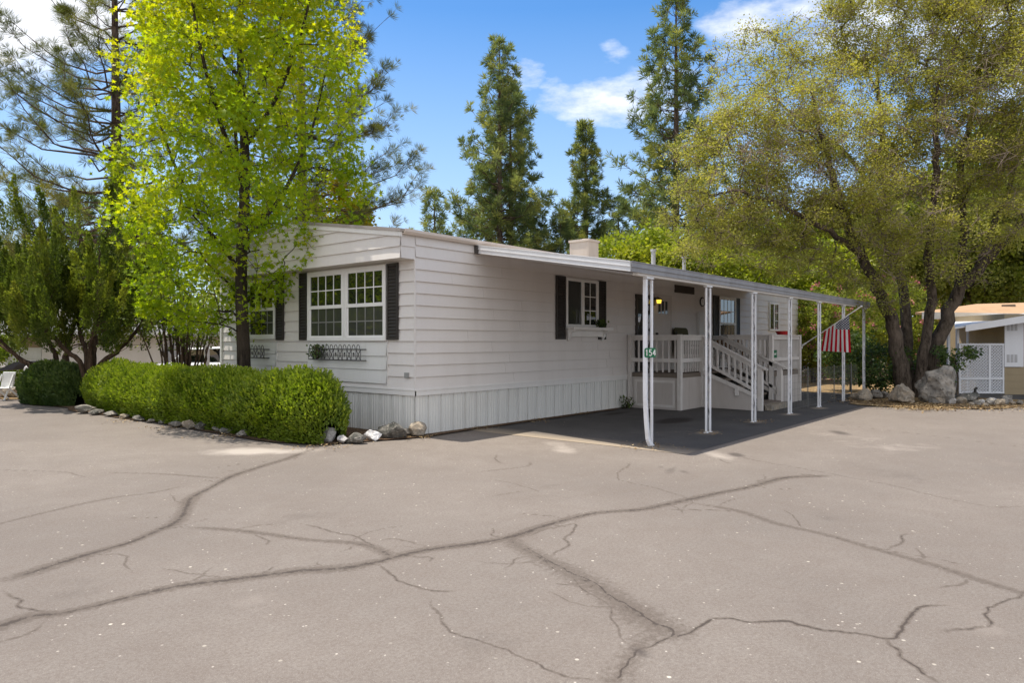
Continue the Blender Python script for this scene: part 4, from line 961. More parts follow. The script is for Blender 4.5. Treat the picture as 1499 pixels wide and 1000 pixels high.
# --- lime green sweetgum beside the front windows
d = ray(356, 501); k = (-.62-CAM[0])/d[0]; mb_ = A((-.62, CAM[1]+k*d[1], 0)); mY = k
maple = thing('maple_tree', tuple(mb_), 'bright lime green star leaved tree rising from behind the long hedge', 'tree')
ht = 11.2
tr_p, tr_r = smoothpath([mb_+A((0,0,0)), mb_+A((.02,.0,1.2)), mb_+A((-.02,.03,3)), mb_+A((.05,0,5.2)), mb_+A((0,.1,7.5)), mb_+A((.05,0,ht-.6))], [.165,.135,.115,.095,.065,.02], 6)
tr_r[:2] += [.05, .02]
def envr(z):    # crown radius by height
    return np.interp(z, [1.9, 2.5, 3.3, 4.3, 5.6, 7.2, 8.8, 10.2, 11.2], [1.0, 1.75, 2.1, 2.2, 2.4, 2.35, 2.0, 1.4, .5])
nC = 620; z = RNG.uniform(2.0, ht, nC)**1.0; th = RNG.uniform(0, 2*math.pi, nC); rr = envr(z)*np.sqrt(RNG.uniform(.06, 1.05, nC))
cl = mb_+np.stack([rr*np.cos(th), rr*np.sin(th), z-.1*rr], 1)
# the lower left boughs reach out over the hedge, the right side is tighter near the gable
side = (cl-mb_) @ A((UX, -UY, 0))
keep = ~((side > 1.35) & (z < 3.3)) & ~((side > .9) & (z < 2.6)) & ~((side < -1.9) & (z < 4.4)) & ~((side < -1.5) & (z < 2.6)) & ~((side > -.25) & (side < .9) & (z < 2.5) & (RNG.random(nC) < .75))
cl = cl[keep]
limbs = []
for zz, a, L in ((3.0, 2.6, 2.0), (3.6, -.6, 1.9), (4.4, 1.2, 2.0), (4.9, 3.6, 2.0), (5.5, 5.2, 1.9), (6.2, .4, 1.6), (6.9, 2.4, 1.6)):
    b0 = mb_+A((0, 0, zz)); e = A((math.cos(a), math.sin(a), 0)); limbs.append(smoothpath([b0, b0+e*L*.4+A((0,0,L*.55)), b0+e*L*.7+A((0,0,L*1.25)), b0+e*L*.85+A((0,0,L*1.9))], [.055, .045, .03, .014], 4))
paths = grow([(tr_p, tr_r)]+limbs, list(cl), tip=.0045, upw=.8, expo=.46)
np_tubes('trunk', paths[:1], M['maple_bark'], maple, 10)
np_tubes('branches', paths[1:], M['maple_bark'], maple, 4)
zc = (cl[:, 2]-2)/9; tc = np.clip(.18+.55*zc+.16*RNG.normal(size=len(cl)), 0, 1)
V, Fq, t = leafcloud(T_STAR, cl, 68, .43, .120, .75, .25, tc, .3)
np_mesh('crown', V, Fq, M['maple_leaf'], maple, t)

# --- clipped hedge and the dark shrub at its end
def hedge(name, spine, w, h, label, m, n, size, seed, dark=False):
    """spine: ground polyline; rounded box section, flecks of scale foliage on and under the skin"""
    o = thing(name, (spine[len(spine)//2][0], spine[len(spine)//2][1], 0), label, 'hedge'); sp = A(spine); ln = np.linalg.norm(np.diff(sp, axis=0), axis=1); cum = np.concatenate([[0], np.cumsum(ln)]); Lt = cum[-1]
    def frame(s):
        s = np.clip(s, 0, Lt); x = np.interp(s, cum, sp[:, 0]); y = np.interp(s, cum, sp[:, 1]); e = .05
        tx = np.interp(np.clip(s+e,0,Lt), cum, sp[:,0])-np.interp(np.clip(s-e,0,Lt), cum, sp[:,0]); ty = np.interp(np.clip(s+e,0,Lt), cum, sp[:,1])-np.interp(np.clip(s-e,0,Lt), cum, sp[:,1])
        T_ = norm(np.stack([tx, ty], 1)); return np.stack([x, y], 1), T_
    def surf(s, a, sc=1.0):
        """a in 0..pi around the section (0 = right foot, pi = left foot)"""
        c, T_ = frame(s); Nn = np.stack([T_[:, 1], -T_[:, 0]], 1); end = np.minimum(s, Lt-s); er = np.sqrt(np.clip(1-(1-np.clip(end/(w*.5), 0, 1))**2, 0, 1))
        ca, sa = np.cos(a), np.sin(a); p = 3.0
        q = (np.abs(ca)**p+np.abs(sa)**p)**(-1/p)
        lump = np.array([.11*mnoise.noise((si*.8, ai*1.1, seed))+.06*mnoise.noise((si*3.1, ai*3.3, seed+5)) for si, ai in zip(s, a)])
        k_ = q*(sc+lump)*(.25+.75*er)
        off = ca*k_*w/2; z_ = np.maximum(.03, sa*k_*h*(.9+.1*er)*np.array([.96+.10*mnoise.noise((si*.55, seed*1.7, .3)) for si in s])); z_ = np.where(sa < .35, z_, z_)
        # narrower at the foot
        off *= np.where(z_ < .4*h, .70+.30*z_/(.4*h), 1)
        P_ = np.concatenate([c+Nn*off[:, None], z_[:, None]], 1); nrm = np.concatenate([Nn*ca[:, None], sa[:, None]], 1); return P_, norm(nrm)
    # dark inner shell added to keep light from passing through the foliage
    ns, na = max(8, int(Lt/.25)), 14; S, Aa = np.meshgrid(np.linspace(.08, Lt-.08, ns), np.linspace(0, math.pi, na), indexing='ij'); Pc, _ = surf(S.ravel(), Aa.ravel(), .80)
    Fc = [(i*na+j, (i+1)*na+j, (i+1)*na+j+1, i*na+j+1) for i in range(ns-1) for j in range(na-1)]; np_mesh('core', Pc, Fc, M['hedge_light_block'], o)
    s = RNG.uniform(0, Lt, n); a = RNG.uniform(0, math.pi, n); sc = 1.0-.22*RNG.random(n)**1.6+(.07*RNG.random(n)**3)
    Pp, nr_ = surf(s, a, sc)
    # sprays: local up and out sweep with patchy direction
    fld = np.array([(mnoise.noise((p[0]*2.3, p[1]*2.3, p[2]*2.3+seed)), mnoise.noise((p[0]*2.3+9, p[1]*2.3, p[2]*2.3)), 0) for p in Pp]); dd = nr_*.8+fld*1.1+rdir(n)*.55; dd[:, 2] += .45
    patch = np.array([mnoise.noise((p[0]*1.5+3, p[1]*1.5, p[2]*2.0+seed)) for p in Pp])
    t = .30+.30*patch+.22*(sc-.9)/.1*.3+.25*RNG.random(n)+.16*(Pp[:, 2]/h-.5)
    parts = [scatter(T_FLAKE, Pp, dd, size*RNG.uniform(.6, 1.35, n), t, wid=1.3)]
    # stray shoots above the clipped face
    ns_ = n//38; s = RNG.uniform(0, Lt, ns_); a = RNG.uniform(.2, math.pi-.2, ns_); P2, n2 = surf(s, a, .98+0*s)
    for k_ in range(6):
        P3 = P2+(n2*.6+A((0,0,.6)))*(.02*k_); parts.append(scatter(T_FLAKE, P3, n2*.5+rdir(ns_)*.6+A((0,0,.6)), size*RNG.uniform(.7,1.2,ns_), .55+.4*RNG.random(ns_), wid=1.2))
    V, Fq, t = join(parts); np_mesh('foliage', V, Fq, M[m], o, t); return o
hedge('hedge', [(-1.42, .35), (-1.45, 1.5), (-1.5, 5), (-1.45, 7.5), (-1.25, 9.9)], 1.16, 1.06, 'long clipped bright green hedge along the front of the home', 'hedge_leaf', 105000, .054, 3)
hedge('shrub', [(-1.55, 10.6), (-1.75, 11.6), (-1.95, 12.75)], 1.15, .98, 'dark green rounded shrub beyond the left end of the long hedge', 'dark_leaf', 24000, .075, 8)

# --- two junipers
def juniper(base, H, rx, label, leans, nplume, spikes):
    o = thing('juniper_tree', tuple(base), label, 'tree'); tr = []
    for (a, L, r0, h0) in leans:
        e = A((RIGHT[0]*math.cos(a)+FWD[0]*math.sin(a), RIGHT[1]*math.cos(a)+FWD[1]*math.sin(a), 0)); b_ = A(base)
        tr.append(smoothpath([b_+e*.03, b_+e*(.06+.1*L)+A((0,0,h0)), b_+e*L*.55+A((0,0,h0+.5)), b_+e*L*.95+A((0,0,h0+1.15)), b_+e*L*1.15+A((0,0,h0+2.1)), b_+e*L*1.2+A((0,0,H*.85))], [r0*.8, r0*.66, r0*.5, r0*.38, r0*.25, r0*.08], 5, .014))
    ctr = A(base)+A((0, 0, H*.42)); pts = in_ellipsoids(nplume, [(ctr, (rx, rx*.8, H*.42))], .25); pts = pts[pts[:, 2] > 1.35+.3*RNG.random(len(pts))]
    pts = np.vstack([pts, A(spikes)])
    paths = grow(tr, list(pts), tip=.007, upw=1.3, expo=.42); np_tubes('trunk', paths[:len(tr)], M['stem_bark'], o, 8); np_tubes('branches', paths[len(tr):], M['stem_bark'], o, 4)
    parts = []; br = []
    for i, c in enumerate(pts):
        L = RNG.uniform(.8, 1.5); n = int(430*L); w = RNG.uniform(.12, .20); hv = c-A(base); hv[2] = 0; out = norm(hv+1e-3); ax = norm(A((out[0]*.5, out[1]*.5, 1.0))*1.0+RNG.normal(size=3)*.14)
        u = RNG.random(n)**.85; prof = np.sin(np.pi*np.clip(u*.9+.1, 0, 1))**.6*w*(1-.55*u)*(1+.35*np.sin(u*17+i))
        off = rdir(n); off -= (off @ ax)[:, None]*ax; off = norm(off); bend = out*.18*L; P_ = c+ax*((u-.2)*L)[:, None]+bend*((u*u)[:, None])*-1+off*(prof*np.sqrt(RNG.random(n)))[:, None]
        d_ = ax*1.0+off*.6+rdir(n)*.22; tt = RNG.uniform(0, .6)+.25*u-.05+.25*RNG.random(n); parts.append(scatter(T_FLAKE, P_, d_, RNG.uniform(.04, .095, n), tt, wid=1.1))
    V, Fq, t = join(parts); np_mesh('foliage', V, Fq, M['juniper_leaf'], o, t); return o
jb1 = depg(131, 17.6); jb2 = depg(92, 18.6)
juniper(jb1, 4.7, 1.75, 'dark green juniper on one short thick trunk behind the hedge', [(-2.9, 1.1, .10, 1.0), (.2, 1.3, .11, .95), (1.4, .3, .17, 1.2), (2.5, .8, .1, 1.2), (-.8, .8, .09, 1.25)], 210, [dep(165, 17.6, 300), dep(163, 17.6, 275), dep(168, 17.6, 262), dep(167, 17.6, 325), dep(160, 17.6, 345), dep(150, 17.6, 330), dep(190, 17.4, 345), dep(215, 17.4, 360), dep(235, 17.4, 395), dep(228, 17.4, 430)])
juniper(jb2, 4.6, 1.9, 'spreading juniper with a crooked twisted trunk at the left edge', [(-2.9, 1.5, .11, .5), (.2, .35, .13, 1.2), (-2.2, .5, .11, 1.0), (3.1, 2.2, .07, .7)], 220, [dep(20, 18, 322), dep(36, 18, 330), dep(66, 18, 312), dep(68, 18, 335), dep(10, 18, 335), dep(48, 18, 340), dep(-30, 18, 350), dep(88, 18, 345), dep(110, 18, 340), dep(30, 18, 440), dep(60, 18, 455), dep(12, 18, 430), dep(-10, 18, 420)])
# --- many stemmed shrub between the juniper and the maple
sb = depg(268, 17.0); ms = thing('stem_shrub', sb, 'vase shaped shrub of many thin brown stems behind the hedge', 'shrub'); paths = []; tips = []
for i in range(34):
    a = RNG.uniform(-1, 1); f = RNG.uniform(-.5, .5); b0 = A(sb)+A(RIGHT+(0,))*a*.33+A(FWD+(0,))*f*.4; top = A(sb)+A(RIGHT+(0,))*(a*.85+RNG.normal()*.12)+A(FWD+(0,))*f*1.2+A((0,0,RNG.uniform(2.2, 3.2)))
    paths.append(smoothpath([b0, b0*.6+top*.4+A((0,0,.25)), top], [.028, .02, .007], 5, .018)); tips.append(top); tips.append(b0*.3+top*.7+A((0,0,.1)))
np_tubes('stems', paths, M['stem_bark'], ms, 5)
V, Fq, t = leafcloud(T_LEAF, A(tips), 60, .34, .075, .8, .1, None, .4); np_mesh('foliage', V, Fq, M['juniper_leaf'], ms, t)

# --- conifers
def conifer(o, base, H, Rm, m, bark, tuft, tsize, nwh, per, first, r0, sparse=0.0, droop=.25, profile=None, twn=9, ntr=10, lean=0.0, tw_r=.007):
    base = A(base); prof = profile or (lambda u: (1-u)**.75*(.55+.45*np.sin(np.pi*min(1, u*1.6+.15))))
    tz = np.linspace(0, 1, ntr); tp = base+np.stack([lean*tz*H+.06*np.sin(tz*5), .05*np.cos(tz*4)-.05, tz*H], 1); np_tubes('trunk', [(tp, r0*(1-tz)**.8+.012)], bark, o, 9)
    br = []; tc = []; td = []
    for i in range(nwh):
        u = first+(1-first)*(i+RNG.uniform(-.3, .3))/nwh; u = min(.985, max(first, u)); z_ = u*H; ba = RNG.uniform(0, 6.28)
        for j in range(per):
            if RNG.random() < sparse: continue
            a = ba+2*math.pi*j/per+RNG.normal()*.35; L = Rm*prof(u)*RNG.choice([RNG.uniform(.35, .8), RNG.uniform(.8, 1.2)], p=[.4, .6])+.12; e = A((math.cos(a), math.sin(a), 0)); b0 = base+A((lean*u*H, 0, z_))
            up0 = np.interp(u, [first, .6, 1], [-droop, .05, .9]); k = np.linspace(0, 1, 6)
            pp = b0+e*(L*k*.96)[:, None]+A((0,0,1))*(L*(up0*k-droop*.5*k*(1-k)*2+.34*k**2.4))[:, None]; pp[1:] += RNG.normal(size=(5, 3))*.05*L*.6
            br.append((pp, np.linspace(max(.012, r0*.2*L/Rm+.006), tw_r, 6)))
            nt_ = max(2, int(twn*L/Rm+2))
            for q in range(nt_):
                kk = RNG.uniform(.28, 1)**.8; p_ = np.array([np.interp(kk, k, pp[:, c]) for c in range(3)]); sd_ = A((-e[1], e[0], 0))*RNG.choice([-1, 1]); dd = norm(e*RNG.uniform(.3, 1)+sd_*RNG.uniform(0, 1)*(1.2-kk)+A((0,0,RNG.uniform(.1, .7)))); lt = L*RNG.uniform(.08, .27)*(1.25-.6*kk)+.08
                en = p_+dd*lt; br.append((np.array([p_, p_+dd*lt*.55+A((0,0,-.06*lt)), en]), np.array([tw_r*1.3, tw_r, tw_r*.7]))); tc.append(en); td.append(dd+A((0,0,.35)))
                if lt > .35: tc.append(p_+dd*lt*.6+rdir(1)[0]*.12); td.append(dd+rdir(1)[0]*.7)
            tc.append(pp[-1]); td.append(pp[-1]-pp[-2]+A((0,0,.1)))
    tc.append(base+A((lean*H, 0, H))); td.append(A((0,0,1)))
    np_tubes('branches', br, bark, o, 3); tc = A(tc); td = norm(A(td)); n = len(tc); cl_ = np.array([mnoise.noise((p[0]*.5, p[1]*.5, p[2]*.5)) for p in tc])
    V, Fq, t = scatter(tuft, tc, td, tsize*RNG.uniform(.7, 1.25, n), .45+.55*cl_+.2*RNG.normal(size=n)); t = np.clip(t+.18*(RNG.random(len(t))-.5), 0, 1); np_mesh('needles', V, Fq, M[m], o, t); return o
PB = M['pine_bark']
wide = lambda u: np.interp(u, [0, .2, .5, .75, 1], [.7, 1.0, .95, .6, .1])
p = depg(168, 27); conifer(thing('pine_tree', p, 'tall sparse pine with bare drooping boughs behind the left junipers', 'tree'), p, 20, 4.3, 'needle', PB, T_TUFT, .36, 30, 6, .22, .27, .08, .16, wide, 10)
p = depg(440, 29); conifer(thing('pine_tree', p, 'tall sparse pine showing past the right side of the lime green tree', 'tree'), p, 20, 4.7, 'needle', PB, T_TUFT, .38, 28, 6, .26, .28, .08, .16, wide, 11)
pon = lambda u: np.interp(u, [.1, .25, .5, .7, .86, .95, 1], [.85, 1.0, .74, .47, .25, .12, .04])
for px, Y, top, wpx, lb, lean in ((731, 60, 55, 118, 'tallest far pine left of centre with the nearer of two close trunks', .0), (747, 64, 118, 105, 'far pine partly merged with the tallest pine on its right side', .0), (857, 62, 181, 78, 'slim dark far pine standing above the roof chimney', .0), (988, 50, -25, 142, 'large far pine beside the oak crown with open upturned boughs', .004)):
    p = depg(px, Y); H = zat(top, Y); rm = .70*wpx*Y/F
    conifer(thing('pine_tree', p, lb, 'tree'), p, H, rm, 'needle_far', PB, T_TUFT_FAR, .55, 42 if px != 988 else 38, 7, .14, .36, .14 if px != 988 else .1, .12, pon, 7 if px != 988 else 8, 10, lean, .012)
for px, Y, top, wpx, lb in ((636, 55, 276, 84, 'small rounded far pine left of the tallest pine above the roof'), (905, 62, 291, 44, 'small pointed far pine right of the chimney'), (820, 58, 308, 60, 'short far pine just left of the chimney'), (776, 66, 300, 50, 'short thin far pine right of the tallest pine'), (962, 56, 300, 62, 'low far pine in front of the large open pine'), (118, 34, 290, 110, 'low dark pine seen through the top of the junipers'), (212, 36, 300, 70, 'low pine between the junipers and the lime green tree'), (524, 44, 300, 60, 'low dark pine behind the gable ridge')):
    p = depg(px, Y); H = zat(top, Y); rm = .70*wpx*Y/F
    conifer(thing('pine_tree', p, lb, 'tree'), p, H, rm, 'needle_far', PB, T_TUFT_FAR, .48, 22, 6, .12, .2, .15, .1, pon, 5, 8, 0, .01)

# --- the big oak
ob = A(depg(1347, 20.2)); oak = thing('oak_tree', tuple(ob), 'large spreading olive green oak with several leaning trunks behind the boulders', 'tree')
def dp(px, py, Y): return A(dep(px, Y, py))
tks = []
def trunk(pts, rad): tks.append(smoothpath([dp(*q) for q in pts], [r_*.84 for r_ in rad], 5, .03))
trunk([(1326, 585, 20.2), (1312, 500, 20.1), (1300, 455, 20.0), (1275, 400, 19.8), (1248, 340, 19.6), (1222, 270, 19.4), (1205, 200, 19.3), (1190, 130, 19.3)], [.31, .23, .2, .175, .14, .11, .075, .03])
trunk([(1330, 585, 20.7), (1328, 480, 20.8), (1315, 380, 21.2), (1298, 280, 21.5), (1290, 180, 21.7), (1285, 90, 21.8)], [.22, .18, .15, .12, .09, .03])
trunk([(1344, 590, 20.0), (1352, 520, 19.9), (1362, 440, 19.8), (1360, 360, 19.6), (1372, 270, 19.4), (1368, 180, 19.2), (1378, 90, 19.2)], [.21, .165, .15, .13, .11, .08, .03])
trunk([(1356, 588, 20.3), (1374, 500, 20.2), (1404, 430, 20.0), (1440, 385, 19.6), (1490, 335, 19.0), (1540, 285, 18.6), (1580, 230, 18.4)], [.28, .235, .20, .15, .12, .09, .04])
trunk([(1404, 430, 20.0), (1412, 340, 20.4), (1408, 240, 20.8), (1430, 130, 21.0), (1440, 50, 21.0)], [.17, .13, .11, .08, .03])
trunk([(1262, 375, 19.7), (1200, 330, 19.0), (1140, 300, 18.6), (1080, 280, 18.4), (1040, 285, 18.4)], [.11, .085, .06, .045, .02])
trunk([(1312, 400, 20.9), (1260, 250, 22), (1180, 180, 23), (1110, 130, 23.5)], [.10, .085, .06, .02])
trunk([(1425, 405, 19.8), (1470, 300, 20.3), (1500, 190, 20.8), (1520, 90, 21)], [.12, .09, .07, .03])
def ell(px, py, Y, rx, ry, rz): return (dp(px, py, Y), (rx, ry, rz), rx*ry*rz)
E = [ell(1065, 250, 19.0, 1.35, 1.6, 1.9), ell(1050, 310, 18.8, .95, 1.2, .9), ell(1125, 200, 19.6, 1.7, 2, 1.8), ell(1110, 95, 21, 1.4, 1.6, 1.1), ell(1175, 80, 21.3, 1.1, 1.6, 1.2), ell(1200, 230, 19.5, 1.9, 2.3, 2.0), ell(1280, 170, 20.5, 2.0, 2.4, 2.0), ell(1300, 40, 21, 1.9, 2.2, 1.4), ell(1390, 60, 20.5, 2.2, 2.4, 1.8), ell(1460, 150, 19.6, 2.0, 2.4, 2.2), ell(1500, 30, 20, 2.2, 2.2, 2), ell(1540, 230, 18.8, 1.8, 2.2, 2), ell(1370, 220, 20, 1.9, 2.2, 1.5), ell(1130, 320, 19.4, 1.6, 1.8, .9), ell(1075, 355, 19.8, 1.0, 1.4, .6), ell(1300, -60, 21, 2.6, 2.4, 1.2), ell(1440, -60, 21, 2.6, 2.4, 1.2), ell(1180, 350, 20.2, 1.1, 1.2, .7), ell(1320, 330, 21, 1.7, 1.5, .8), ell(1460, 300, 20.8, 1.2, 1.6, .7)]
E += [ell(1270, 390, 19.2, 1.3, 1.2, .8), ell(1345, 380, 19.0, 1.3, 1.1, .9), ell(1430, 330, 18.6, 1.4, 1.2, .8), ell(1240, 320, 18.8, 1.3, 1.2, 1.0), ell(1150, 370, 18.8, 1.0, 1.0, .7), ell(1040, 365, 18.8, .8, 1.0, .6), ell(1310, 300, 18.6, 1.5, 1.2, 1.0), ell(1400, 420, 19.4, .7, .8, .5), ell(1010, 300, 18.8, .6, .9, .9), ell(1290, 435, 19.2, .7, .6, .5), ell(1395, 380, 19.0, .8, .8, .6), ell(1225, 415, 19.0, .7, .8, .45)]
oc = in_ellipsoids(2150, E, .25)
paths = grow(tks, list(oc), tip=.0042, upw=.5, expo=.47, wob=.12); nT = len(tks); np_tubes('trunk', paths[:nT], M['oak_bark'], oak, 10); np_tubes('branches', paths[nT:], M['oak_bark'], oak, 4)
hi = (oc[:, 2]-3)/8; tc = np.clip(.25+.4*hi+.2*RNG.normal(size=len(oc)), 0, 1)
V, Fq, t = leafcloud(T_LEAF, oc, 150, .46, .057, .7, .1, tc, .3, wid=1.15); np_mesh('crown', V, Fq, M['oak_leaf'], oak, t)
# dead grey twig sprays inside the crown
tw = []
for c in oc:
    for _ in range(7):
        dd = rdir(1)[0]*A((1, 1, .8))+A((0, 0, .1)); L = RNG.uniform(.25, .6); tw.append((np.array([c-dd*L*.2, c+dd*L*.4+RNG.normal(size=3)*.03, c+dd*L]), np.array([.0065, .005, .003])))
for ex, ey, eY, rad, n in ((1195, 255, 18.6, .9, 22), (1290, 330, 19.4, .9, 26), (1400, 190, 18.9, 1.0, 30), (1450, 140, 18.6, .8, 22), (1120, 225, 18.3, .7, 18), (1470, 240, 18.6, .8, 20), (1225, 50, 21, .7, 16), (1340, 270, 19.0, .8, 22), (1170, 170, 18.9, .7, 18)):
    c = dp(ex, ey, eY)
    for _ in range(n):
        b0 = c+rdir(1)[0]*rad*RNG.random()*A((1, .6, .8)); dd = rdir(1)[0]*A((1, .7, .6))+A((0,0,.1)); L = RNG.uniform(.5, 1.2); k = np.linspace(0, 1, 4)[:, None]; pp = b0+dd*L*k+RNG.normal(size=(4, 3))*.05; tw.append((pp, np.linspace(.008, .004, 4)))
        for _ in range(6): q0 = pp[RNG.integers(1, 4)]; d2 = dd*.7+rdir(1)[0]; l2 = L*RNG.uniform(.25, .5); tw.append((np.array([q0, q0+d2*l2*.5, q0+d2*l2+A((0,0,-.05))]), np.array([.006, .005, .003])))
np_tubes('dead_twigs', tw, M['dead_twig'], oak, 3)
# suckers at the foot
for px, py, Y, r, h, lb in ((1290, 560, 20.8, .8, 1.5, 'dark evergreen shrub under the oak left of its trunks'), (1402, 532, 19.6, .42, .6, 'leafy oak sucker in front of the lattice fence'), (1245, 520, 22.5, .9, 2.0, 'dark shrub behind the hanging flag'), (1370, 560, 22, .7, 1.3, 'low shrub behind the oak trunks')):
    b0 = A(depg(px, Y)); o = thing('bush', tuple(b0), lb, 'shrub'); zc_ = h*.62 if px != 1402 else zat(py-12, Y); c_ = in_ellipsoids(60 if px != 1402 else 30, [(b0+A((0,0,zc_)), (r, r, h*.45))] if px != 1402 else [(b0+A(RIGHT+(0,))*.32+A((0,0,zc_+.06)), (.34, .3, .12)), (b0-A(RIGHT+(0,))*.1+A((0,0,zc_-.22)), (.28, .3, .2)), (b0-A(RIGHT+(0,))*.35+A((0,0,zc_+.1)), (.22, .25, .22)), (b0-A(RIGHT+(0,))*.3+A((0,0,zc_-.65)), (.16, .2, .25))], .2)
    pth = grow([smoothpath([b0, b0+A((.03,0,zc_*.5)), b0+A((0,.05,zc_*.9))], [.03, .022, .012], 3)], list(c_), tip=.004); np_tubes('stems', pth, M['oak_bark'], o, 4)
    V, Fq, t = leafcloud(T_LEAF, c_, 60 if px != 1402 else 34, .26 if px != 1402 else .15, .09, .8, .15, None, .4); np_mesh('foliage', V, Fq, M['dark_leaf'], o, t)

# --- oleanders with pink flowers beyond the far end of the home
for i, (px, Y, h, r, lb) in enumerate(((1192, 27.5, 3.6, 1.35, 'tall oleander with most pink blossom behind the far end of the home'), (1245, 28.5, 3.7, 1.5, 'oleander with red pink blossom behind the hanging flag'), (1305, 30, 4.3, 1.7, 'oleander with pale pink blossom seen between the oak trunks'))):
    b0 = A(depg(px, Y)); o = thing('oleander_bush', tuple(b0), lb, 'shrub'); c_ = in_ellipsoids(240, [(b0+A((0,0,h*.55)), (r, r, h*.47))], .2)
    pth = grow([smoothpath([b0+A((k_*.2,0,0)), b0+A((k_*.4,.1,h*.4)), b0+A((k_*.6,0,h*.75))], [.04, .03, .012], 3) for k_ in (-1, 0, 1)], list(c_), tip=.004); np_tubes('stems', pth, M['oak_bark'], o, 4)
    V, Fq, t = leafcloud(T_LEAF, c_, 60, .34, .14, .8, .0, None, .4, wid=.55, dirup=.4); np_mesh('foliage', V, Fq, M['wood_leaf'], o, t)
    f_ = c_[RNG.random(len(c_)) < (.42 if i < 2 else .3)]; f_ = f_+norm(f_-(b0+A((0,0,h*.5))))*.25; V, Fq, t = leafcloud(T_LEAF, f_, 12, .13, .07, .8, 0, None, .6, wid=1.6); np_mesh('blossom', V, Fq, M['pink'], o, t)

# --- broadleaf trees behind the home
def bgtree(name, base, H, rad, m, label, n=240, per=75, size=.20, z0=.3, group=None, rt=.2):
    b0 = A(base); o = thing(name, tuple(b0), label, 'tree', group); ell_ = [(b0+A((0,0,H*(z0+.36))), (rad, rad, H*.34))]+[(b0+A((RNG.uniform(-.5,.5)*rad, RNG.uniform(-.5,.5)*rad, H*RNG.uniform(z0+.1, .8))), (rad*.55, rad*.55, H*.2)) for _ in range(6)]
    c_ = in_ellipsoids(n, ell_, .3); tr = [smoothpath([b0, b0+A((.1,0,H*.3)), b0+A((0,.15,H*.6)), b0+A((.1,0,H*.85))], [rt, rt*.75, rt*.45, rt*.12], 4)]
    pth = grow(tr, list(c_), tip=.01, expo=.42); np_tubes('trunk', pth[:1], M['oak_bark'], o, 8); np_tubes('branches', pth[1:], M['oak_bark'], o, 3)
    V, Fq, t = leafcloud(T_LEAF, c_, per, rad*.26, size, .75, .1, None, .35, wid=1.2); np_mesh('crown', V, Fq, M[m], o, t); return o
lt = bgtree('lime_tree', depg(925, 33), zat(338, 33), 2.3, 'lime_leaf', 'lime green leafy tree behind the roof just right of the chimney', 260, 80, .17)
def clone(src, base, rot, sc, label, group=None):
    c = copy_tree(src); c.location = base; c.rotation_euler = (0, 0, rot); c.scale = (sc[0], sc[0], sc[1]); c['label'] = label
    if group: c['group'] = group
    return c
H0 = zat(338, 33)
for px, Y, top, w, rot, lb in ((985, 32, 328, 1.05, 1.3, 'brightest lime tree rising behind the two roof vent pipes'), (1060, 31, 350, 1.05, 2.6, 'lime tree behind the carport roof under the oak crown'), (1130, 33, 365, 1.0, 4.0, 'lime tree behind the far half of the carport roof'), (1195, 35, 350, 1.15, 5.1, 'lime tree above the oleander beyond the end of the home')): clone(lt, depg(px, Y), rot, (w, zat(top, Y)/H0), lb)
wt = bgtree('woodland_tree', depg(1262, 38), 9.5, 3.2, 'wood_leaf', 'mid green woodland tree behind the oak left trunk', 320, 90, .21)
for px, Y, h, w, rot, lb in ((1345, 40, 11, 1.1, 1, 'woodland tree showing between the middle oak trunks'), (1420, 36, 10, 1.0, 2.2, 'woodland tree behind the neighbouring tan roof left end'), (1470, 42, 15, 1.25, 3.4, 'tallest woodland tree above the neighbouring tan roof'), (1520, 37, 11, 1.1, 4.4, 'woodland tree at the right edge behind the neighbouring home'), (1100, 46, 10.5, 1.1, 5.2, 'woodland tree behind the lime trees in the middle'), (1190, 48, 10, 1.1, .5, 'woodland tree far behind the pink oleanders'), (60, 40, 7.2, 1.0, .9, 'woodland tree glimpsed behind the left neighbouring garage')):
    clone(wt, depg(px, Y), rot, (w, h/9.5), lb)
gt_ = bgtree('golden_tree', depg(500, 31), zat(277, 31), 1.9, 'yellow_leaf', 'golden yellow tree peeking above the gable ridge', 220, 75, .16, .35)
# trees across the street, mirrored in the window panes
for (x, y, h, w, rot) in ((-13, 19, 9, 1.2, .4), (-19, 27, 11, 1.3, 1.9), (-11, 28, 10, 1.2, 3.1), (-24, 16, 10, 1.2, 4.2), (-15, 38, 13, 1.5, 5.2)): clone(wt, (x, y, -2.2), rot, (w, h/9.5), 'green tree across the street reflected in the front window panes', 'trees across the street')
for (x, y, h, w, rot) in ((-10.5, 16.5, 4.2, 1.0, .3), (-14, 21, 4.4, 1.2, 1.2), (-10, 22, 4.3, 1.1, 2.2), (-18, 22, 4.6, 1.2, 3.3), (-9.5, 12.5, 4.2, .8, 4.4)): clone(wt, (x, y, -1.3), rot, (w, h/9.5), 'low green shrub across the street reflected in the front window panes', 'shrubs across the street')
for (x, y, h, w, rot) in ((27, -17, 9, 1.2, .4), (36, -24, 11, 1.3, 1.9)): clone(wt, (x, y, -2.2), rot, (w, h/9.5), 'green tree down the street reflected in the side window panes', 'trees down the street')
# far wood closing the view
n = 900; th = RNG.uniform(-.75, .75, n)+math.atan2(UX, UY)*0; Yd = RNG.uniform(66, 84, n); px_ = 750+F*np.tan(th); c_ = np.array([depg(a, b) for a, b in zip(px_, Yd)]); c_[:, 2] = RNG.random(n)**1.2*RNG.uniform(4, 9.5, n)
V, Fq, t = leafcloud(T_LEAF, c_, 46, 2.2, .75, .8, .1, None, .4, wid=1.3); tag(np_mesh('far_wood', V, Fq, M['wood_leaf'], None, t), 'dark green belt of woodland far behind the homes', 'woodland', kind='stuff')

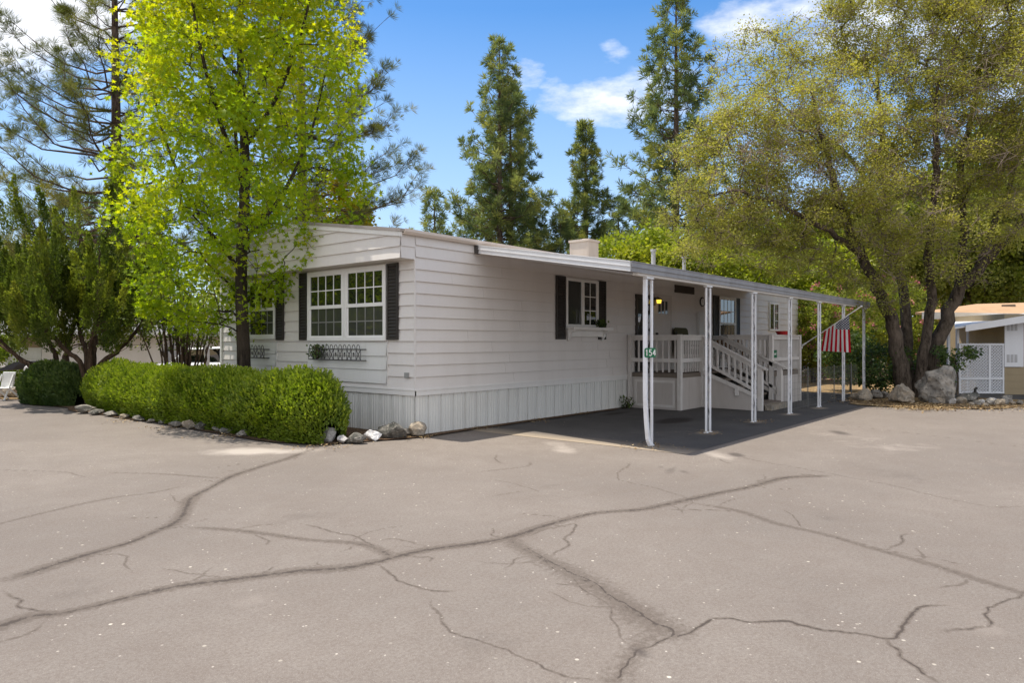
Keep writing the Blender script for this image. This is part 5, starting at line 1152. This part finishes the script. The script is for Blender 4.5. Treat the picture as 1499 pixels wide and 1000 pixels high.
# ------------------------------------------------------------------ NEIGHBOURS
def frame_box(mb, px0, px1, Y0, Y1, z0, z1, r=None):
    """box aligned with the neighbour: width along the view's right axis"""
    a0 = (px0-CX)*Y0/F; a1 = (px1-CX)*Y0/F; q = []
    for z in (z0, z1):
        for a, Yq in ((a0, Y0), (a1, Y0), (a1, Y1), (a0, Y1)): q.append((CAM[0]+RIGHT[0]*a+FWD[0]*Yq, CAM[1]+RIGHT[1]*a+FWD[1]*Yq, z))
    return mb.hexa(q)
YN = 21.0
nb = thing('neighbour_home', depg(1480, YN), 'tan neighbouring home with shingle roof and white awning at the right edge', 'home')
q = MB()
for k in range(4): z = .0+.21*k; frame_box(q, 1471, 1680, YN-.016+.0, YN+.1, z, z+.205); 
frame_box(q, 1471, 1680, YN, YN+3.25, 0, 2.45); frame_box(q, 1530, 1680, YN+3.26, YN+8, 0, 2.45); frame_box(q, 1410, 1471, YN+2.4, YN+3.25, 0, 2.4)
for k in range(10): z = .2*k+.3; frame_box(q, 1405, 1470, YN+2.38, YN+2.395, z, z+.185)
q.build('wall', M['tan'], nb)
q = MB(); frame_box(q, 1471.5, 1499, YN-.05, YN-.018, .86, 2.30); q.build('door', M['lattice'], nb); dr = bpy.data.objects[-1] if False else q
q = MB()
for r0 in (.99, 1.94):
    for i in range(3): frame_box(q, 1474.5+5.6*i, 1478.6+5.6*i, YN-.055, YN-.05, r0, r0+.24)
q.build('door_louver', plain('grey_louver', (.42, .42, .43), .6), nb)
q = MB()
def pt3(px, Y, z): a = (px-CX)*Y/F; return (CAM[0]+RIGHT[0]*a+FWD[0]*Y, CAM[1]+RIGHT[1]*a+FWD[1]*Y, z)
za, zb = zat(479, YN-.6), zat(464, YN-.6)
q.hexa([pt3(1398, YN-.6, za-.05), pt3(1640, YN-.6, zb+.35), pt3(1640, YN+3, zb+.55), pt3(1398, YN+3, za+.25), pt3(1398, YN-.6, za), pt3(1640, YN-.6, zb+.4), pt3(1640, YN+3, zb+.6), pt3(1398, YN+3, za+.3)])
q.hexa([pt3(1414, YN-.64, za-.13), pt3(1640, YN-.64, zb+.26), pt3(1640, YN-.605, zb+.26), pt3(1414, YN-.605, za-.13), pt3(1414, YN-.64, za+.06), pt3(1640, YN-.64, zb+.48), pt3(1640, YN-.605, zb+.48), pt3(1414, YN-.605, za+.06)])
q.build('awning', M['lattice'], nb)
q = MB(); zr0, zr1 = 2.62, 3.05
q.hexa([pt3(1340, YN+3.2, 2.55), pt3(1700, YN+3.2, 2.42), pt3(1700, YN+7, 3.25), pt3(1430, YN+7, 3.05), pt3(1340, YN+3.2, 2.63), pt3(1700, YN+3.2, 2.50), pt3(1700, YN+7, 3.33), pt3(1430, YN+7, 3.13)]); q.build('roof', M['shingle'], nb)
q = MB(); q.hexa([pt3(1350, YN+3.1, 2.40), pt3(1700, YN+3.1, 2.28), pt3(1700, YN+3.19, 2.28), pt3(1350, YN+3.19, 2.40), pt3(1350, YN+3.1, 2.64), pt3(1700, YN+3.1, 2.51), pt3(1700, YN+3.19, 2.51), pt3(1350, YN+3.19, 2.64)]); q.build('roof_fascia', M['trim'], nb)
q = MB(); p = pt3(1477, YN+5, 2.85); q.box(p[0]-.2, p[0]+.2, p[1]-.2, p[1]+.2, p[2]-.15, p[2]+.14); q.build('roof_vent', M['deck'], nb)
for px in (1390, 1403):
    q = MB(); frame_box(q, px-1.6, px+1.6, YN+.1, YN+.17, 0, zat(482, YN)); q.build('awning_post', M['lattice'], nb)
for px in (1418, 1448):
    q = MB(); frame_box(q, px-1, px+1, YN+1.2, YN+1.26, 0, zat(480, YN+1.2)); q.build('awning_post', M['lattice'], nb)
lf = thing('lattice_fence', depg(1434, YN), 'white diagonal lattice fence panel under the neighbouring awning', 'fence')
q = MB(); a0, a1, z0, z1 = (1404-CX)*YN/F, (1470-CX)*YN/F, .06, zat(503, YN); am = a0+(a1-a0)*.68
def lp(a, z, o=0): return (CAM[0]+RIGHT[0]*a+FWD[0]*(YN+o), CAM[1]+RIGHT[1]*a+FWD[1]*(YN+o), z)
for b0, b1 in ((a0, a0+.05), (am-.03, am+.03), (a1-.05, a1)): q.hexa([lp(b0,z0,-.02), lp(b1,z0,-.02), lp(b1,z0,.03), lp(b0,z0,.03), lp(b0,z1,-.02), lp(b1,z1,-.02), lp(b1,z1,.03), lp(b0,z1,.03)])
for y0, y1 in ((z0, z0+.05), (z1-.05, z1), (z0+.42, z0+.47)): q.hexa([lp(a0,y0,-.025), lp(a1,y0,-.025), lp(a1,y0,.03), lp(a0,y0,.03), lp(a0,y1,-.025), lp(a1,y1,-.025), lp(a1,y1,.03), lp(a0,y1,.03)])
q.build('frame', M['lattice'], lf)
q = MB(); st = .092; Wd, Hd = a1-a0, z1-z0
for sgn, oo in ((1, 0.0), (-1, .012)):
    c_ = -Hd
    while c_ < Wd:
        x0_, y0_ = (c_, 0) if c_ >= 0 else (0, -c_); x1_, y1_ = (c_+Hd, Hd) if c_+Hd <= Wd else (Wd, Wd-c_)
        if x1_-x0_ > .02:
            f_ = (lambda x: x) if sgn > 0 else (lambda x: Wd-x); q.bar(lp(a0+f_(x0_), z0+y0_, oo), lp(a0+f_(x1_), z0+y1_, oo), .006, .036, tuple(Vector(lp(0,0,0))-Vector(lp(0,0,1))) if False else (0, 0, 1))
        c_ += st
q.build('lattice', M['lattice_shaded'], lf)
pp = A(depg(1428, 19.3)); o = thing('garden_spigot', tuple(pp), 'small dark utility stub beside the dark slab of rock', 'spigot'); q = MB(); q.tube([pp, pp+A((0,0,.22))], [.08, .07], 10); q.tube([pp+A((0,0,.22)), pp+A((0,0,.3)), pp+A((.03,-.04,.34))], .035, 8); q.tube([pp+A((-.05,0,.3)), pp+A((.08,0,.3))], .02, 6); q.build('body', M['darkmetal'], o)
# left neighbour: garage wall behind the junipers
YG = 24.5
ng = thing('garage', depg(120, YG), 'pale neighbouring garage with a white door behind the junipers', 'garage')
q = MB(); frame_box(q, 62, 240, YG, YG+6, 0, zat(492, YG)+1.0); q.build('wall', M['neighbour_wall'], ng)
q = MB(); frame_box(q, 13, 70, YG+.2, YG+.3, .0, zat(509, YG)); 
for k in range(3): frame_box(q, 15, 61, YG+.17, YG+.2, .1+.46*k, .5+.46*k)
q.build('garage_door', M['white'], ng)
q = MB(); frame_box(q, 12, 62, YG+.15, YG+.4, zat(509, YG), zat(494, YG)); q.build('lintel', M['neighbour_beam'], ng)
q = MB(); frame_box(q, -150, 250, YG-.5, YG+6.2, zat(492, YG)+.02, zat(488, YG)+.05); frame_box(q, -150, 245, YG-.3, YG+6, zat(488, YG)+.05, zat(470, YG)); q.build('roof', M['trim'], ng)
q = MB(); frame_box(q, 8, 12.5, YG-.2, YG-.08, 0, zat(492, YG)); q.build('post', M['trim'], ng)
gp = depg(303.5, 18.6); o = thing('carport_post', gp, 'slim white post standing between the stem shrub and the home', 'post'); q = MB(); q.box(gp[0]-.05, gp[0]+.05, gp[1]-.05, gp[1]+.05, 0, 2.6); q.box(gp[0]-.09, gp[0]+.09, gp[1]-.09, gp[1]+.09, 0, .02); q.build('shaft', M['trim'], o, bevel=.006)
# parked white car, mostly hidden by the hedge
cb = A(depg(322, 22.5)); car = thing('parked_car', tuple(cb), 'white parked car half hidden between the stem shrub and the home', 'car')
dx = A(RIGHT+(0,)); dy = A(FWD+(0,))
def cpnt(a, b, z): p = cb+dx*a+dy*b; return (p[0], p[1], z)
prof = [(-2.1, .35), (-2.15, .62), (-2.0, .88), (-1.35, .95), (-.75, 1.42), (.55, 1.47), (1.35, 1.05), (2.05, .92), (2.2, .68), (2.15, .35)]
q = MB(); ws = [.82]*10; 
q.prism([cpnt(a, -.85, z) for a, z in prof[:4]+[(1.35, .98)]+prof[7:]], tuple(dy*1.7)); q.build('body', M['car'], car, bevel=.07)
q = MB(); q.prism([cpnt(a, -.72, z) for a, z in ((-1.3, .94), (-.75, 1.42), (.55, 1.47), (1.33, .97))], tuple(dy*1.44)); q.build('cabin', M['car'], car, bevel=.05)
q = MB(); q.prism([cpnt(a, -.735, z) for a, z in ((-1.1, .99), (-.68, 1.36), (.5, 1.40), (1.12, 1.0))], tuple(dy*1.47)); q.build('side_window', M['glass'], car)
for a in (-1.35, 1.35):
    q = MB(); q.disc_prism(cpnt(a, -.87, .33), tuple(dy), .33, .2, 20); w_ = q.build('wheel', M['rubber'], car); q = MB(); q.disc_prism(cpnt(a, -.885, .33), tuple(dy), .2, .03, 16); q.build('rim', M['pipe'], w_)
q = MB(); q.disc_prism(cpnt(-.9, -.98, 1.02), tuple(dy), .1, .12, 10); q.build('mirror', M['car'], car)
# white folding chair, covered trailer and stone edging on the dry verge at far left
wc = A(depg(10, 19.2)); o = thing('folding_chair', tuple(wc), 'white slatted folding chair on the dry verge at the left edge', 'chair')
def wp(a, b, z): p = wc+dx*a*.8+dy*b*.8; return tuple(p+A((0,0,z*.78)))
q = MB()
for s_ in (-.22, .22): q.bar(wp(s_*.9+.05, 0, .92), wp(s_-.12, -.25, .02), .05, .03); q.bar(wp(s_*.9+.02, -.22, .46), wp(s_+.1, .28, .02), .05, .03)
q.build('chair_frame', M['white'], o)
q = MB(); q.hexa([wp(-.2,-.02,.46), wp(.22,-.02,.46), wp(.22,.03,.46), wp(-.2,.03,.46), wp(-.16,.05,1.0), wp(.28,.05,1.0), wp(.28,.09,1.0), wp(-.16,.09,1.0)]); q.hexa([wp(-.24,-.3,.43), wp(.22,-.3,.43), wp(.22,.1,.43), wp(-.24,.1,.43), wp(-.24,-.3,.465), wp(.22,-.3,.465), wp(.22,.1,.465), wp(-.24,.1,.465)]); q.build('seat', M['white'], o, bevel=.01)
tc_ = A(depg(30, 21)); o = thing('utility_trailer', tuple(tc_), 'low white trailer under a dark pointed tarp behind the folding chair', 'trailer')
def tp_(a, b, z): p = tc_+dx*a+dy*b; return tuple(p+A((0,0,z)))
q = MB(); q.prism([tp_(-.1, 0, .35), tp_(.85, 0, .35), tp_(.8, 0, .75), tp_(.5, 0, .98), tp_(.1, 0, .9)], tuple(dy*.9)); q.build('body', M['car'], o, bevel=.06)
q = MB(); q.prism([tp_(-.9, -.03, .72), tp_(-.2, -.03, .78), tp_(.02, -.03, 1.02), tp_(-.15, -.03, 1.0), tp_(-.55, -.03, .82)], tuple(dy*.9)); q.build('tarp', M['tarp'], o)
for a in (.1, .65): q = MB(); q.disc_prism(tp_(a, -.05, .2), tuple(dy), .2, .12, 14); q.build('wheel', M['rubber'], o)
sw = A(depg(24, 19.9))
for i in range(6):
    p = depg(12+i*5.2, 20.0+.1*(i % 2)); s = .42; rock(p, (s, s*.7, .30), 'rock_tan', 'tan stone of the low edging behind the white folding chair', 200+i, group='edging stones behind the folding chair', sub=2)
hb = thing('bush', depg(-2, 25.2), 'yellow green clipped bush at the left edge beside the garage', 'shrub'); b0 = A(depg(-2, 23.2)); hb.location = b0
c_ = in_ellipsoids(50, [(b0+A((0,0,1.55)), (.75, .6, .35)), (b0+A((0,0,.75)), (.7, .6, .6))], .3); V, Fq, t = leafcloud(T_LEAF, c_, 60, .22, .09, .8, .1, None, .4); np_mesh('foliage', V, Fq, M['hedge_leaf'], hb, t)
np_tubes('stems', grow([smoothpath([b0, b0+A((.02,0,.7)), b0+A((0,.05,1.3))], [.04, .03, .015], 3)], list(c_), tip=.005), M['stem_bark'], hb, 4)

# loose leaves and bark crumbs lying in the beds, on the pad and along the kerb
def scatter_litter(name, label, outline_pts, n, size, m, z=.03):
    i = RNG.integers(0, len(outline_pts), n); p = A(outline_pts)[i]; pos = np.stack([p[:, 0]+RNG.normal(size=n)*p[:, 2], p[:, 1]+RNG.normal(size=n)*p[:, 2], np.full(n, z)+RNG.random(n)*.012], 1)
    d_ = rdir(n); d_[:, 2] *= .25; V, Fq, t = scatter(T_LEAF, pos, d_, size*RNG.uniform(.5, 1.4, n), RNG.random(n), upbias=3); return tag(np_mesh(name, V, Fq, m, None, t), label, 'leaf litter', kind='stuff')
m_lit = leafmat('fallen_leaf', [(.10, .06, .03), (.20, .13, .06), (.34, .23, .11), (.46, .36, .2)], .1, (1, 1, 1))
scatter_litter('leaf_litter', 'dry fallen leaves and bark crumbs under the oak and around the boulders', [(*gr(px, py)[:2], s) for px, py, s in ((1300, 592, .5), (1340, 595, .5), (1380, 596, .5), (1420, 597, .4), (1270, 590, .4), (1310, 582, .9), (1400, 590, .6), (1460, 597, .4), (1350, 600, .35))], 3800, .06, m_lit)
scatter_litter('fallen_leaves', 'dry leaves fallen on the bed and asphalt beside the hedge and skirting', [(*gr(px, py)[:2], s) for px, py, s in ((520, 640, .3), (550, 640, .25), (470, 656, .2), (620, 641, .15), (700, 628, .16), (780, 618, .18), (850, 607, .15), (330, 640, .2), (250, 628, .2), (180, 618, .2), (950, 655, .25), (1037, 635, .2), (1110, 618, .2))], 1500, .035, m_lit, .024)

# ------------------------------------------------------------------ SUN, SKY, CAMERA
S = Vector((-.12, .29, 1.0)).normalized(); el = math.asin(S.z)
sun = bpy.data.lights.new('sun', 'SUN'); sun.energy = 3.7; sun.angle = R(.5); sun.color = (1.0, .93, .82)
so = link('sun', sun); so.rotation_euler = S.to_track_quat('Z', 'Y').to_euler(); so.location = (0, 0, 30)
W = bpy.data.worlds.new('World'); SC.world = W; W.use_nodes = True; nt = W.node_tree; nt.nodes.clear()
wo = N(nt, 'ShaderNodeOutputWorld'); bg = N(nt, 'ShaderNodeBackground'); sky = N(nt, 'ShaderNodeTexSky', sky_type='NISHITA'); sky.sun_disc = False; sky.sun_elevation = el; sky.sun_rotation = math.atan2(S.x, S.y); sky.air_density = 1.0; sky.dust_density = 1.4; sky.ozone_density = 1.5; sky.altitude = 700
hs = N(nt, 'ShaderNodeHueSaturation'); hs.inputs['Saturation'].default_value = 1.34; hs.inputs['Value'].default_value = 1.0; nt.links.new(sky.outputs[0], hs.inputs['Color'])
tcn = N(nt, 'ShaderNodeTexCoord'); vec = tcn.outputs['Generated']
mp = N(nt, 'ShaderNodeMapping'); mp.inputs['Scale'].default_value = (3.2, 3.2, 8.0); nt.links.new(vec, mp.inputs['Vector']); cn = noise(nt, 2.4, 9, .6, mp.outputs[0])
mp2 = N(nt, 'ShaderNodeMapping'); mp2.inputs['Scale'].default_value = (10, 10, 26); nt.links.new(vec, mp2.inputs['Vector']); cn2 = noise(nt, 2.2, 6, .6, mp2.outputs[0])
dens = None
def cloud(px, py, rx, ry, amp):
    """soft lump of cloud around a sky direction (rx, ry in photo pixels as an angular size)"""
    d = Vector(ray(px, py)).normalized(); e = Vector(ray(px+10, py)).normalized()-d; e.normalize(); u = d.cross(e).normalized()
    def dot(v): n = N(nt, 'ShaderNodeVectorMath', operation='DOT_PRODUCT'); nt.links.new(vec, n.inputs[0]); n.inputs[1].default_value = v; return n.outputs['Value']
    k = mth(nt, 'MAXIMUM', dot(d), .05); a = mth(nt, 'MULTIPLY', mth(nt, 'DIVIDE', dot(e), k), F/rx); b = mth(nt, 'MULTIPLY', mth(nt, 'DIVIDE', dot(u), k), F/ry)
    r2 = mth(nt, 'ADD', mth(nt, 'MULTIPLY', a, a), mth(nt, 'MULTIPLY', b, b)); front = mth(nt, 'GREATER_THAN', dot(d), .1)
    return mth(nt, 'MULTIPLY', mth(nt, 'MULTIPLY', mth(nt, 'SUBTRACT', 1.0, r2, 0, True), amp), front)
for c_ in ((880, 150, 108, 40, 1.0), (815, 138, 36, 34, .8), (960, 135, 80, 42, .75), (25, 20, 170, 70, 1.6), (20, 80, 110, 42, .9), (1085, 45, 70, 50, .9), (1240, 20, 120, 60, 1.0), (760, 105, 44, 30, .62), (893, 76, 26, 20, .42), (680, 103, 30, 16, .35), (-150, 60, 200, 80, 1.3), (1480, 60, 160, 90, 1.0)):
    q = cloud(*c_); dens = q if dens is None else mth(nt, 'MAXIMUM', dens, q)
nz = mth(nt, 'ADD', mth(nt, 'MULTIPLY', cn, .6), mth(nt, 'MULTIPLY', cn2, .4))
sx = N(nt, 'ShaderNodeSeparateXYZ'); nt.links.new(vec, sx.inputs[0])
# broad unseen cloud added behind the camera to brighten the shaded walls
bk = mth(nt, 'ADD', mth(nt, 'MULTIPLY', sx.outputs[0], -UY), mth(nt, 'MULTIPLY', sx.outputs[1], -UX)); back = mth(nt, 'MULTIPLY', ramp(nt, bk, .0, .35), ramp(nt, sx.outputs[2], .0, .1)); dens = mth(nt, 'MAXIMUM', dens, mth(nt, 'MULTIPLY', back, 1.6))
cc = mth(nt, 'MULTIPLY', mth(nt, 'MULTIPLY', ramp(nt, mth(nt, 'ADD', dens, mth(nt, 'MULTIPLY', mth(nt, 'SUBTRACT', nz, .5), 3.0)), .25, 1.25), .93), ramp(nt, dens, 0, .25))
shade = mixc(nt, ramp(nt, cn2, .35, .65), (5.0, 5.1, 5.4), (6.2, 6.2, 6.3))
hz_ = mixc(nt, ramp(nt, sx.outputs[2], .0, .43, .9, .0), hs.outputs[0], (3.3, 4.25, 5.4))
fin = mixc(nt, cc, hz_, shade); nt.links.new(fin, bg.inputs['Color']); bg.inputs['Strength'].default_value = .13; nt.links.new(bg.outputs[0], wo.inputs[0])
cam = bpy.data.cameras.new('camera'); co = link('camera', cam); co.location = CAM; co.rotation_euler = (R(90), 0, YAW-R(90)); cam.sensor_width = 36; cam.lens = F/1499*36; cam.shift_y = (HZ-500)/1499; cam.clip_end = 5000; cam.clip_start = .05
SC.camera = co
vs = SC.view_settings; vs.view_transform = 'Standard'; vs.look = 'None'; vs.exposure = 0.72; vs.gamma = 1; vs.use_curve_mapping = False
cy = SC.cycles; cy.max_bounces = 6; cy.diffuse_bounces = 4; cy.glossy_bounces = 3; cy.transmission_bounces = 4; cy.transparent_max_bounces = 8; cy.caustics_reflective = False; cy.caustics_refractive = False; cy.use_denoising = True; cy.use_adaptive_sampling = True; cy.adaptive_threshold = .012; cy.denoising_prefilter = 'ACCURATE'; cy.denoising_input_passes = 'RGB_ALBEDO_NORMAL'
try: cy.denoiser = 'OPENIMAGEDENOISE'
except Exception: pass
for o in bpy.data.objects:
    if o.type == 'MESH' and not o.parent and 'kind' not in o and 'label' not in o: print('UNTAGGED', o.name)
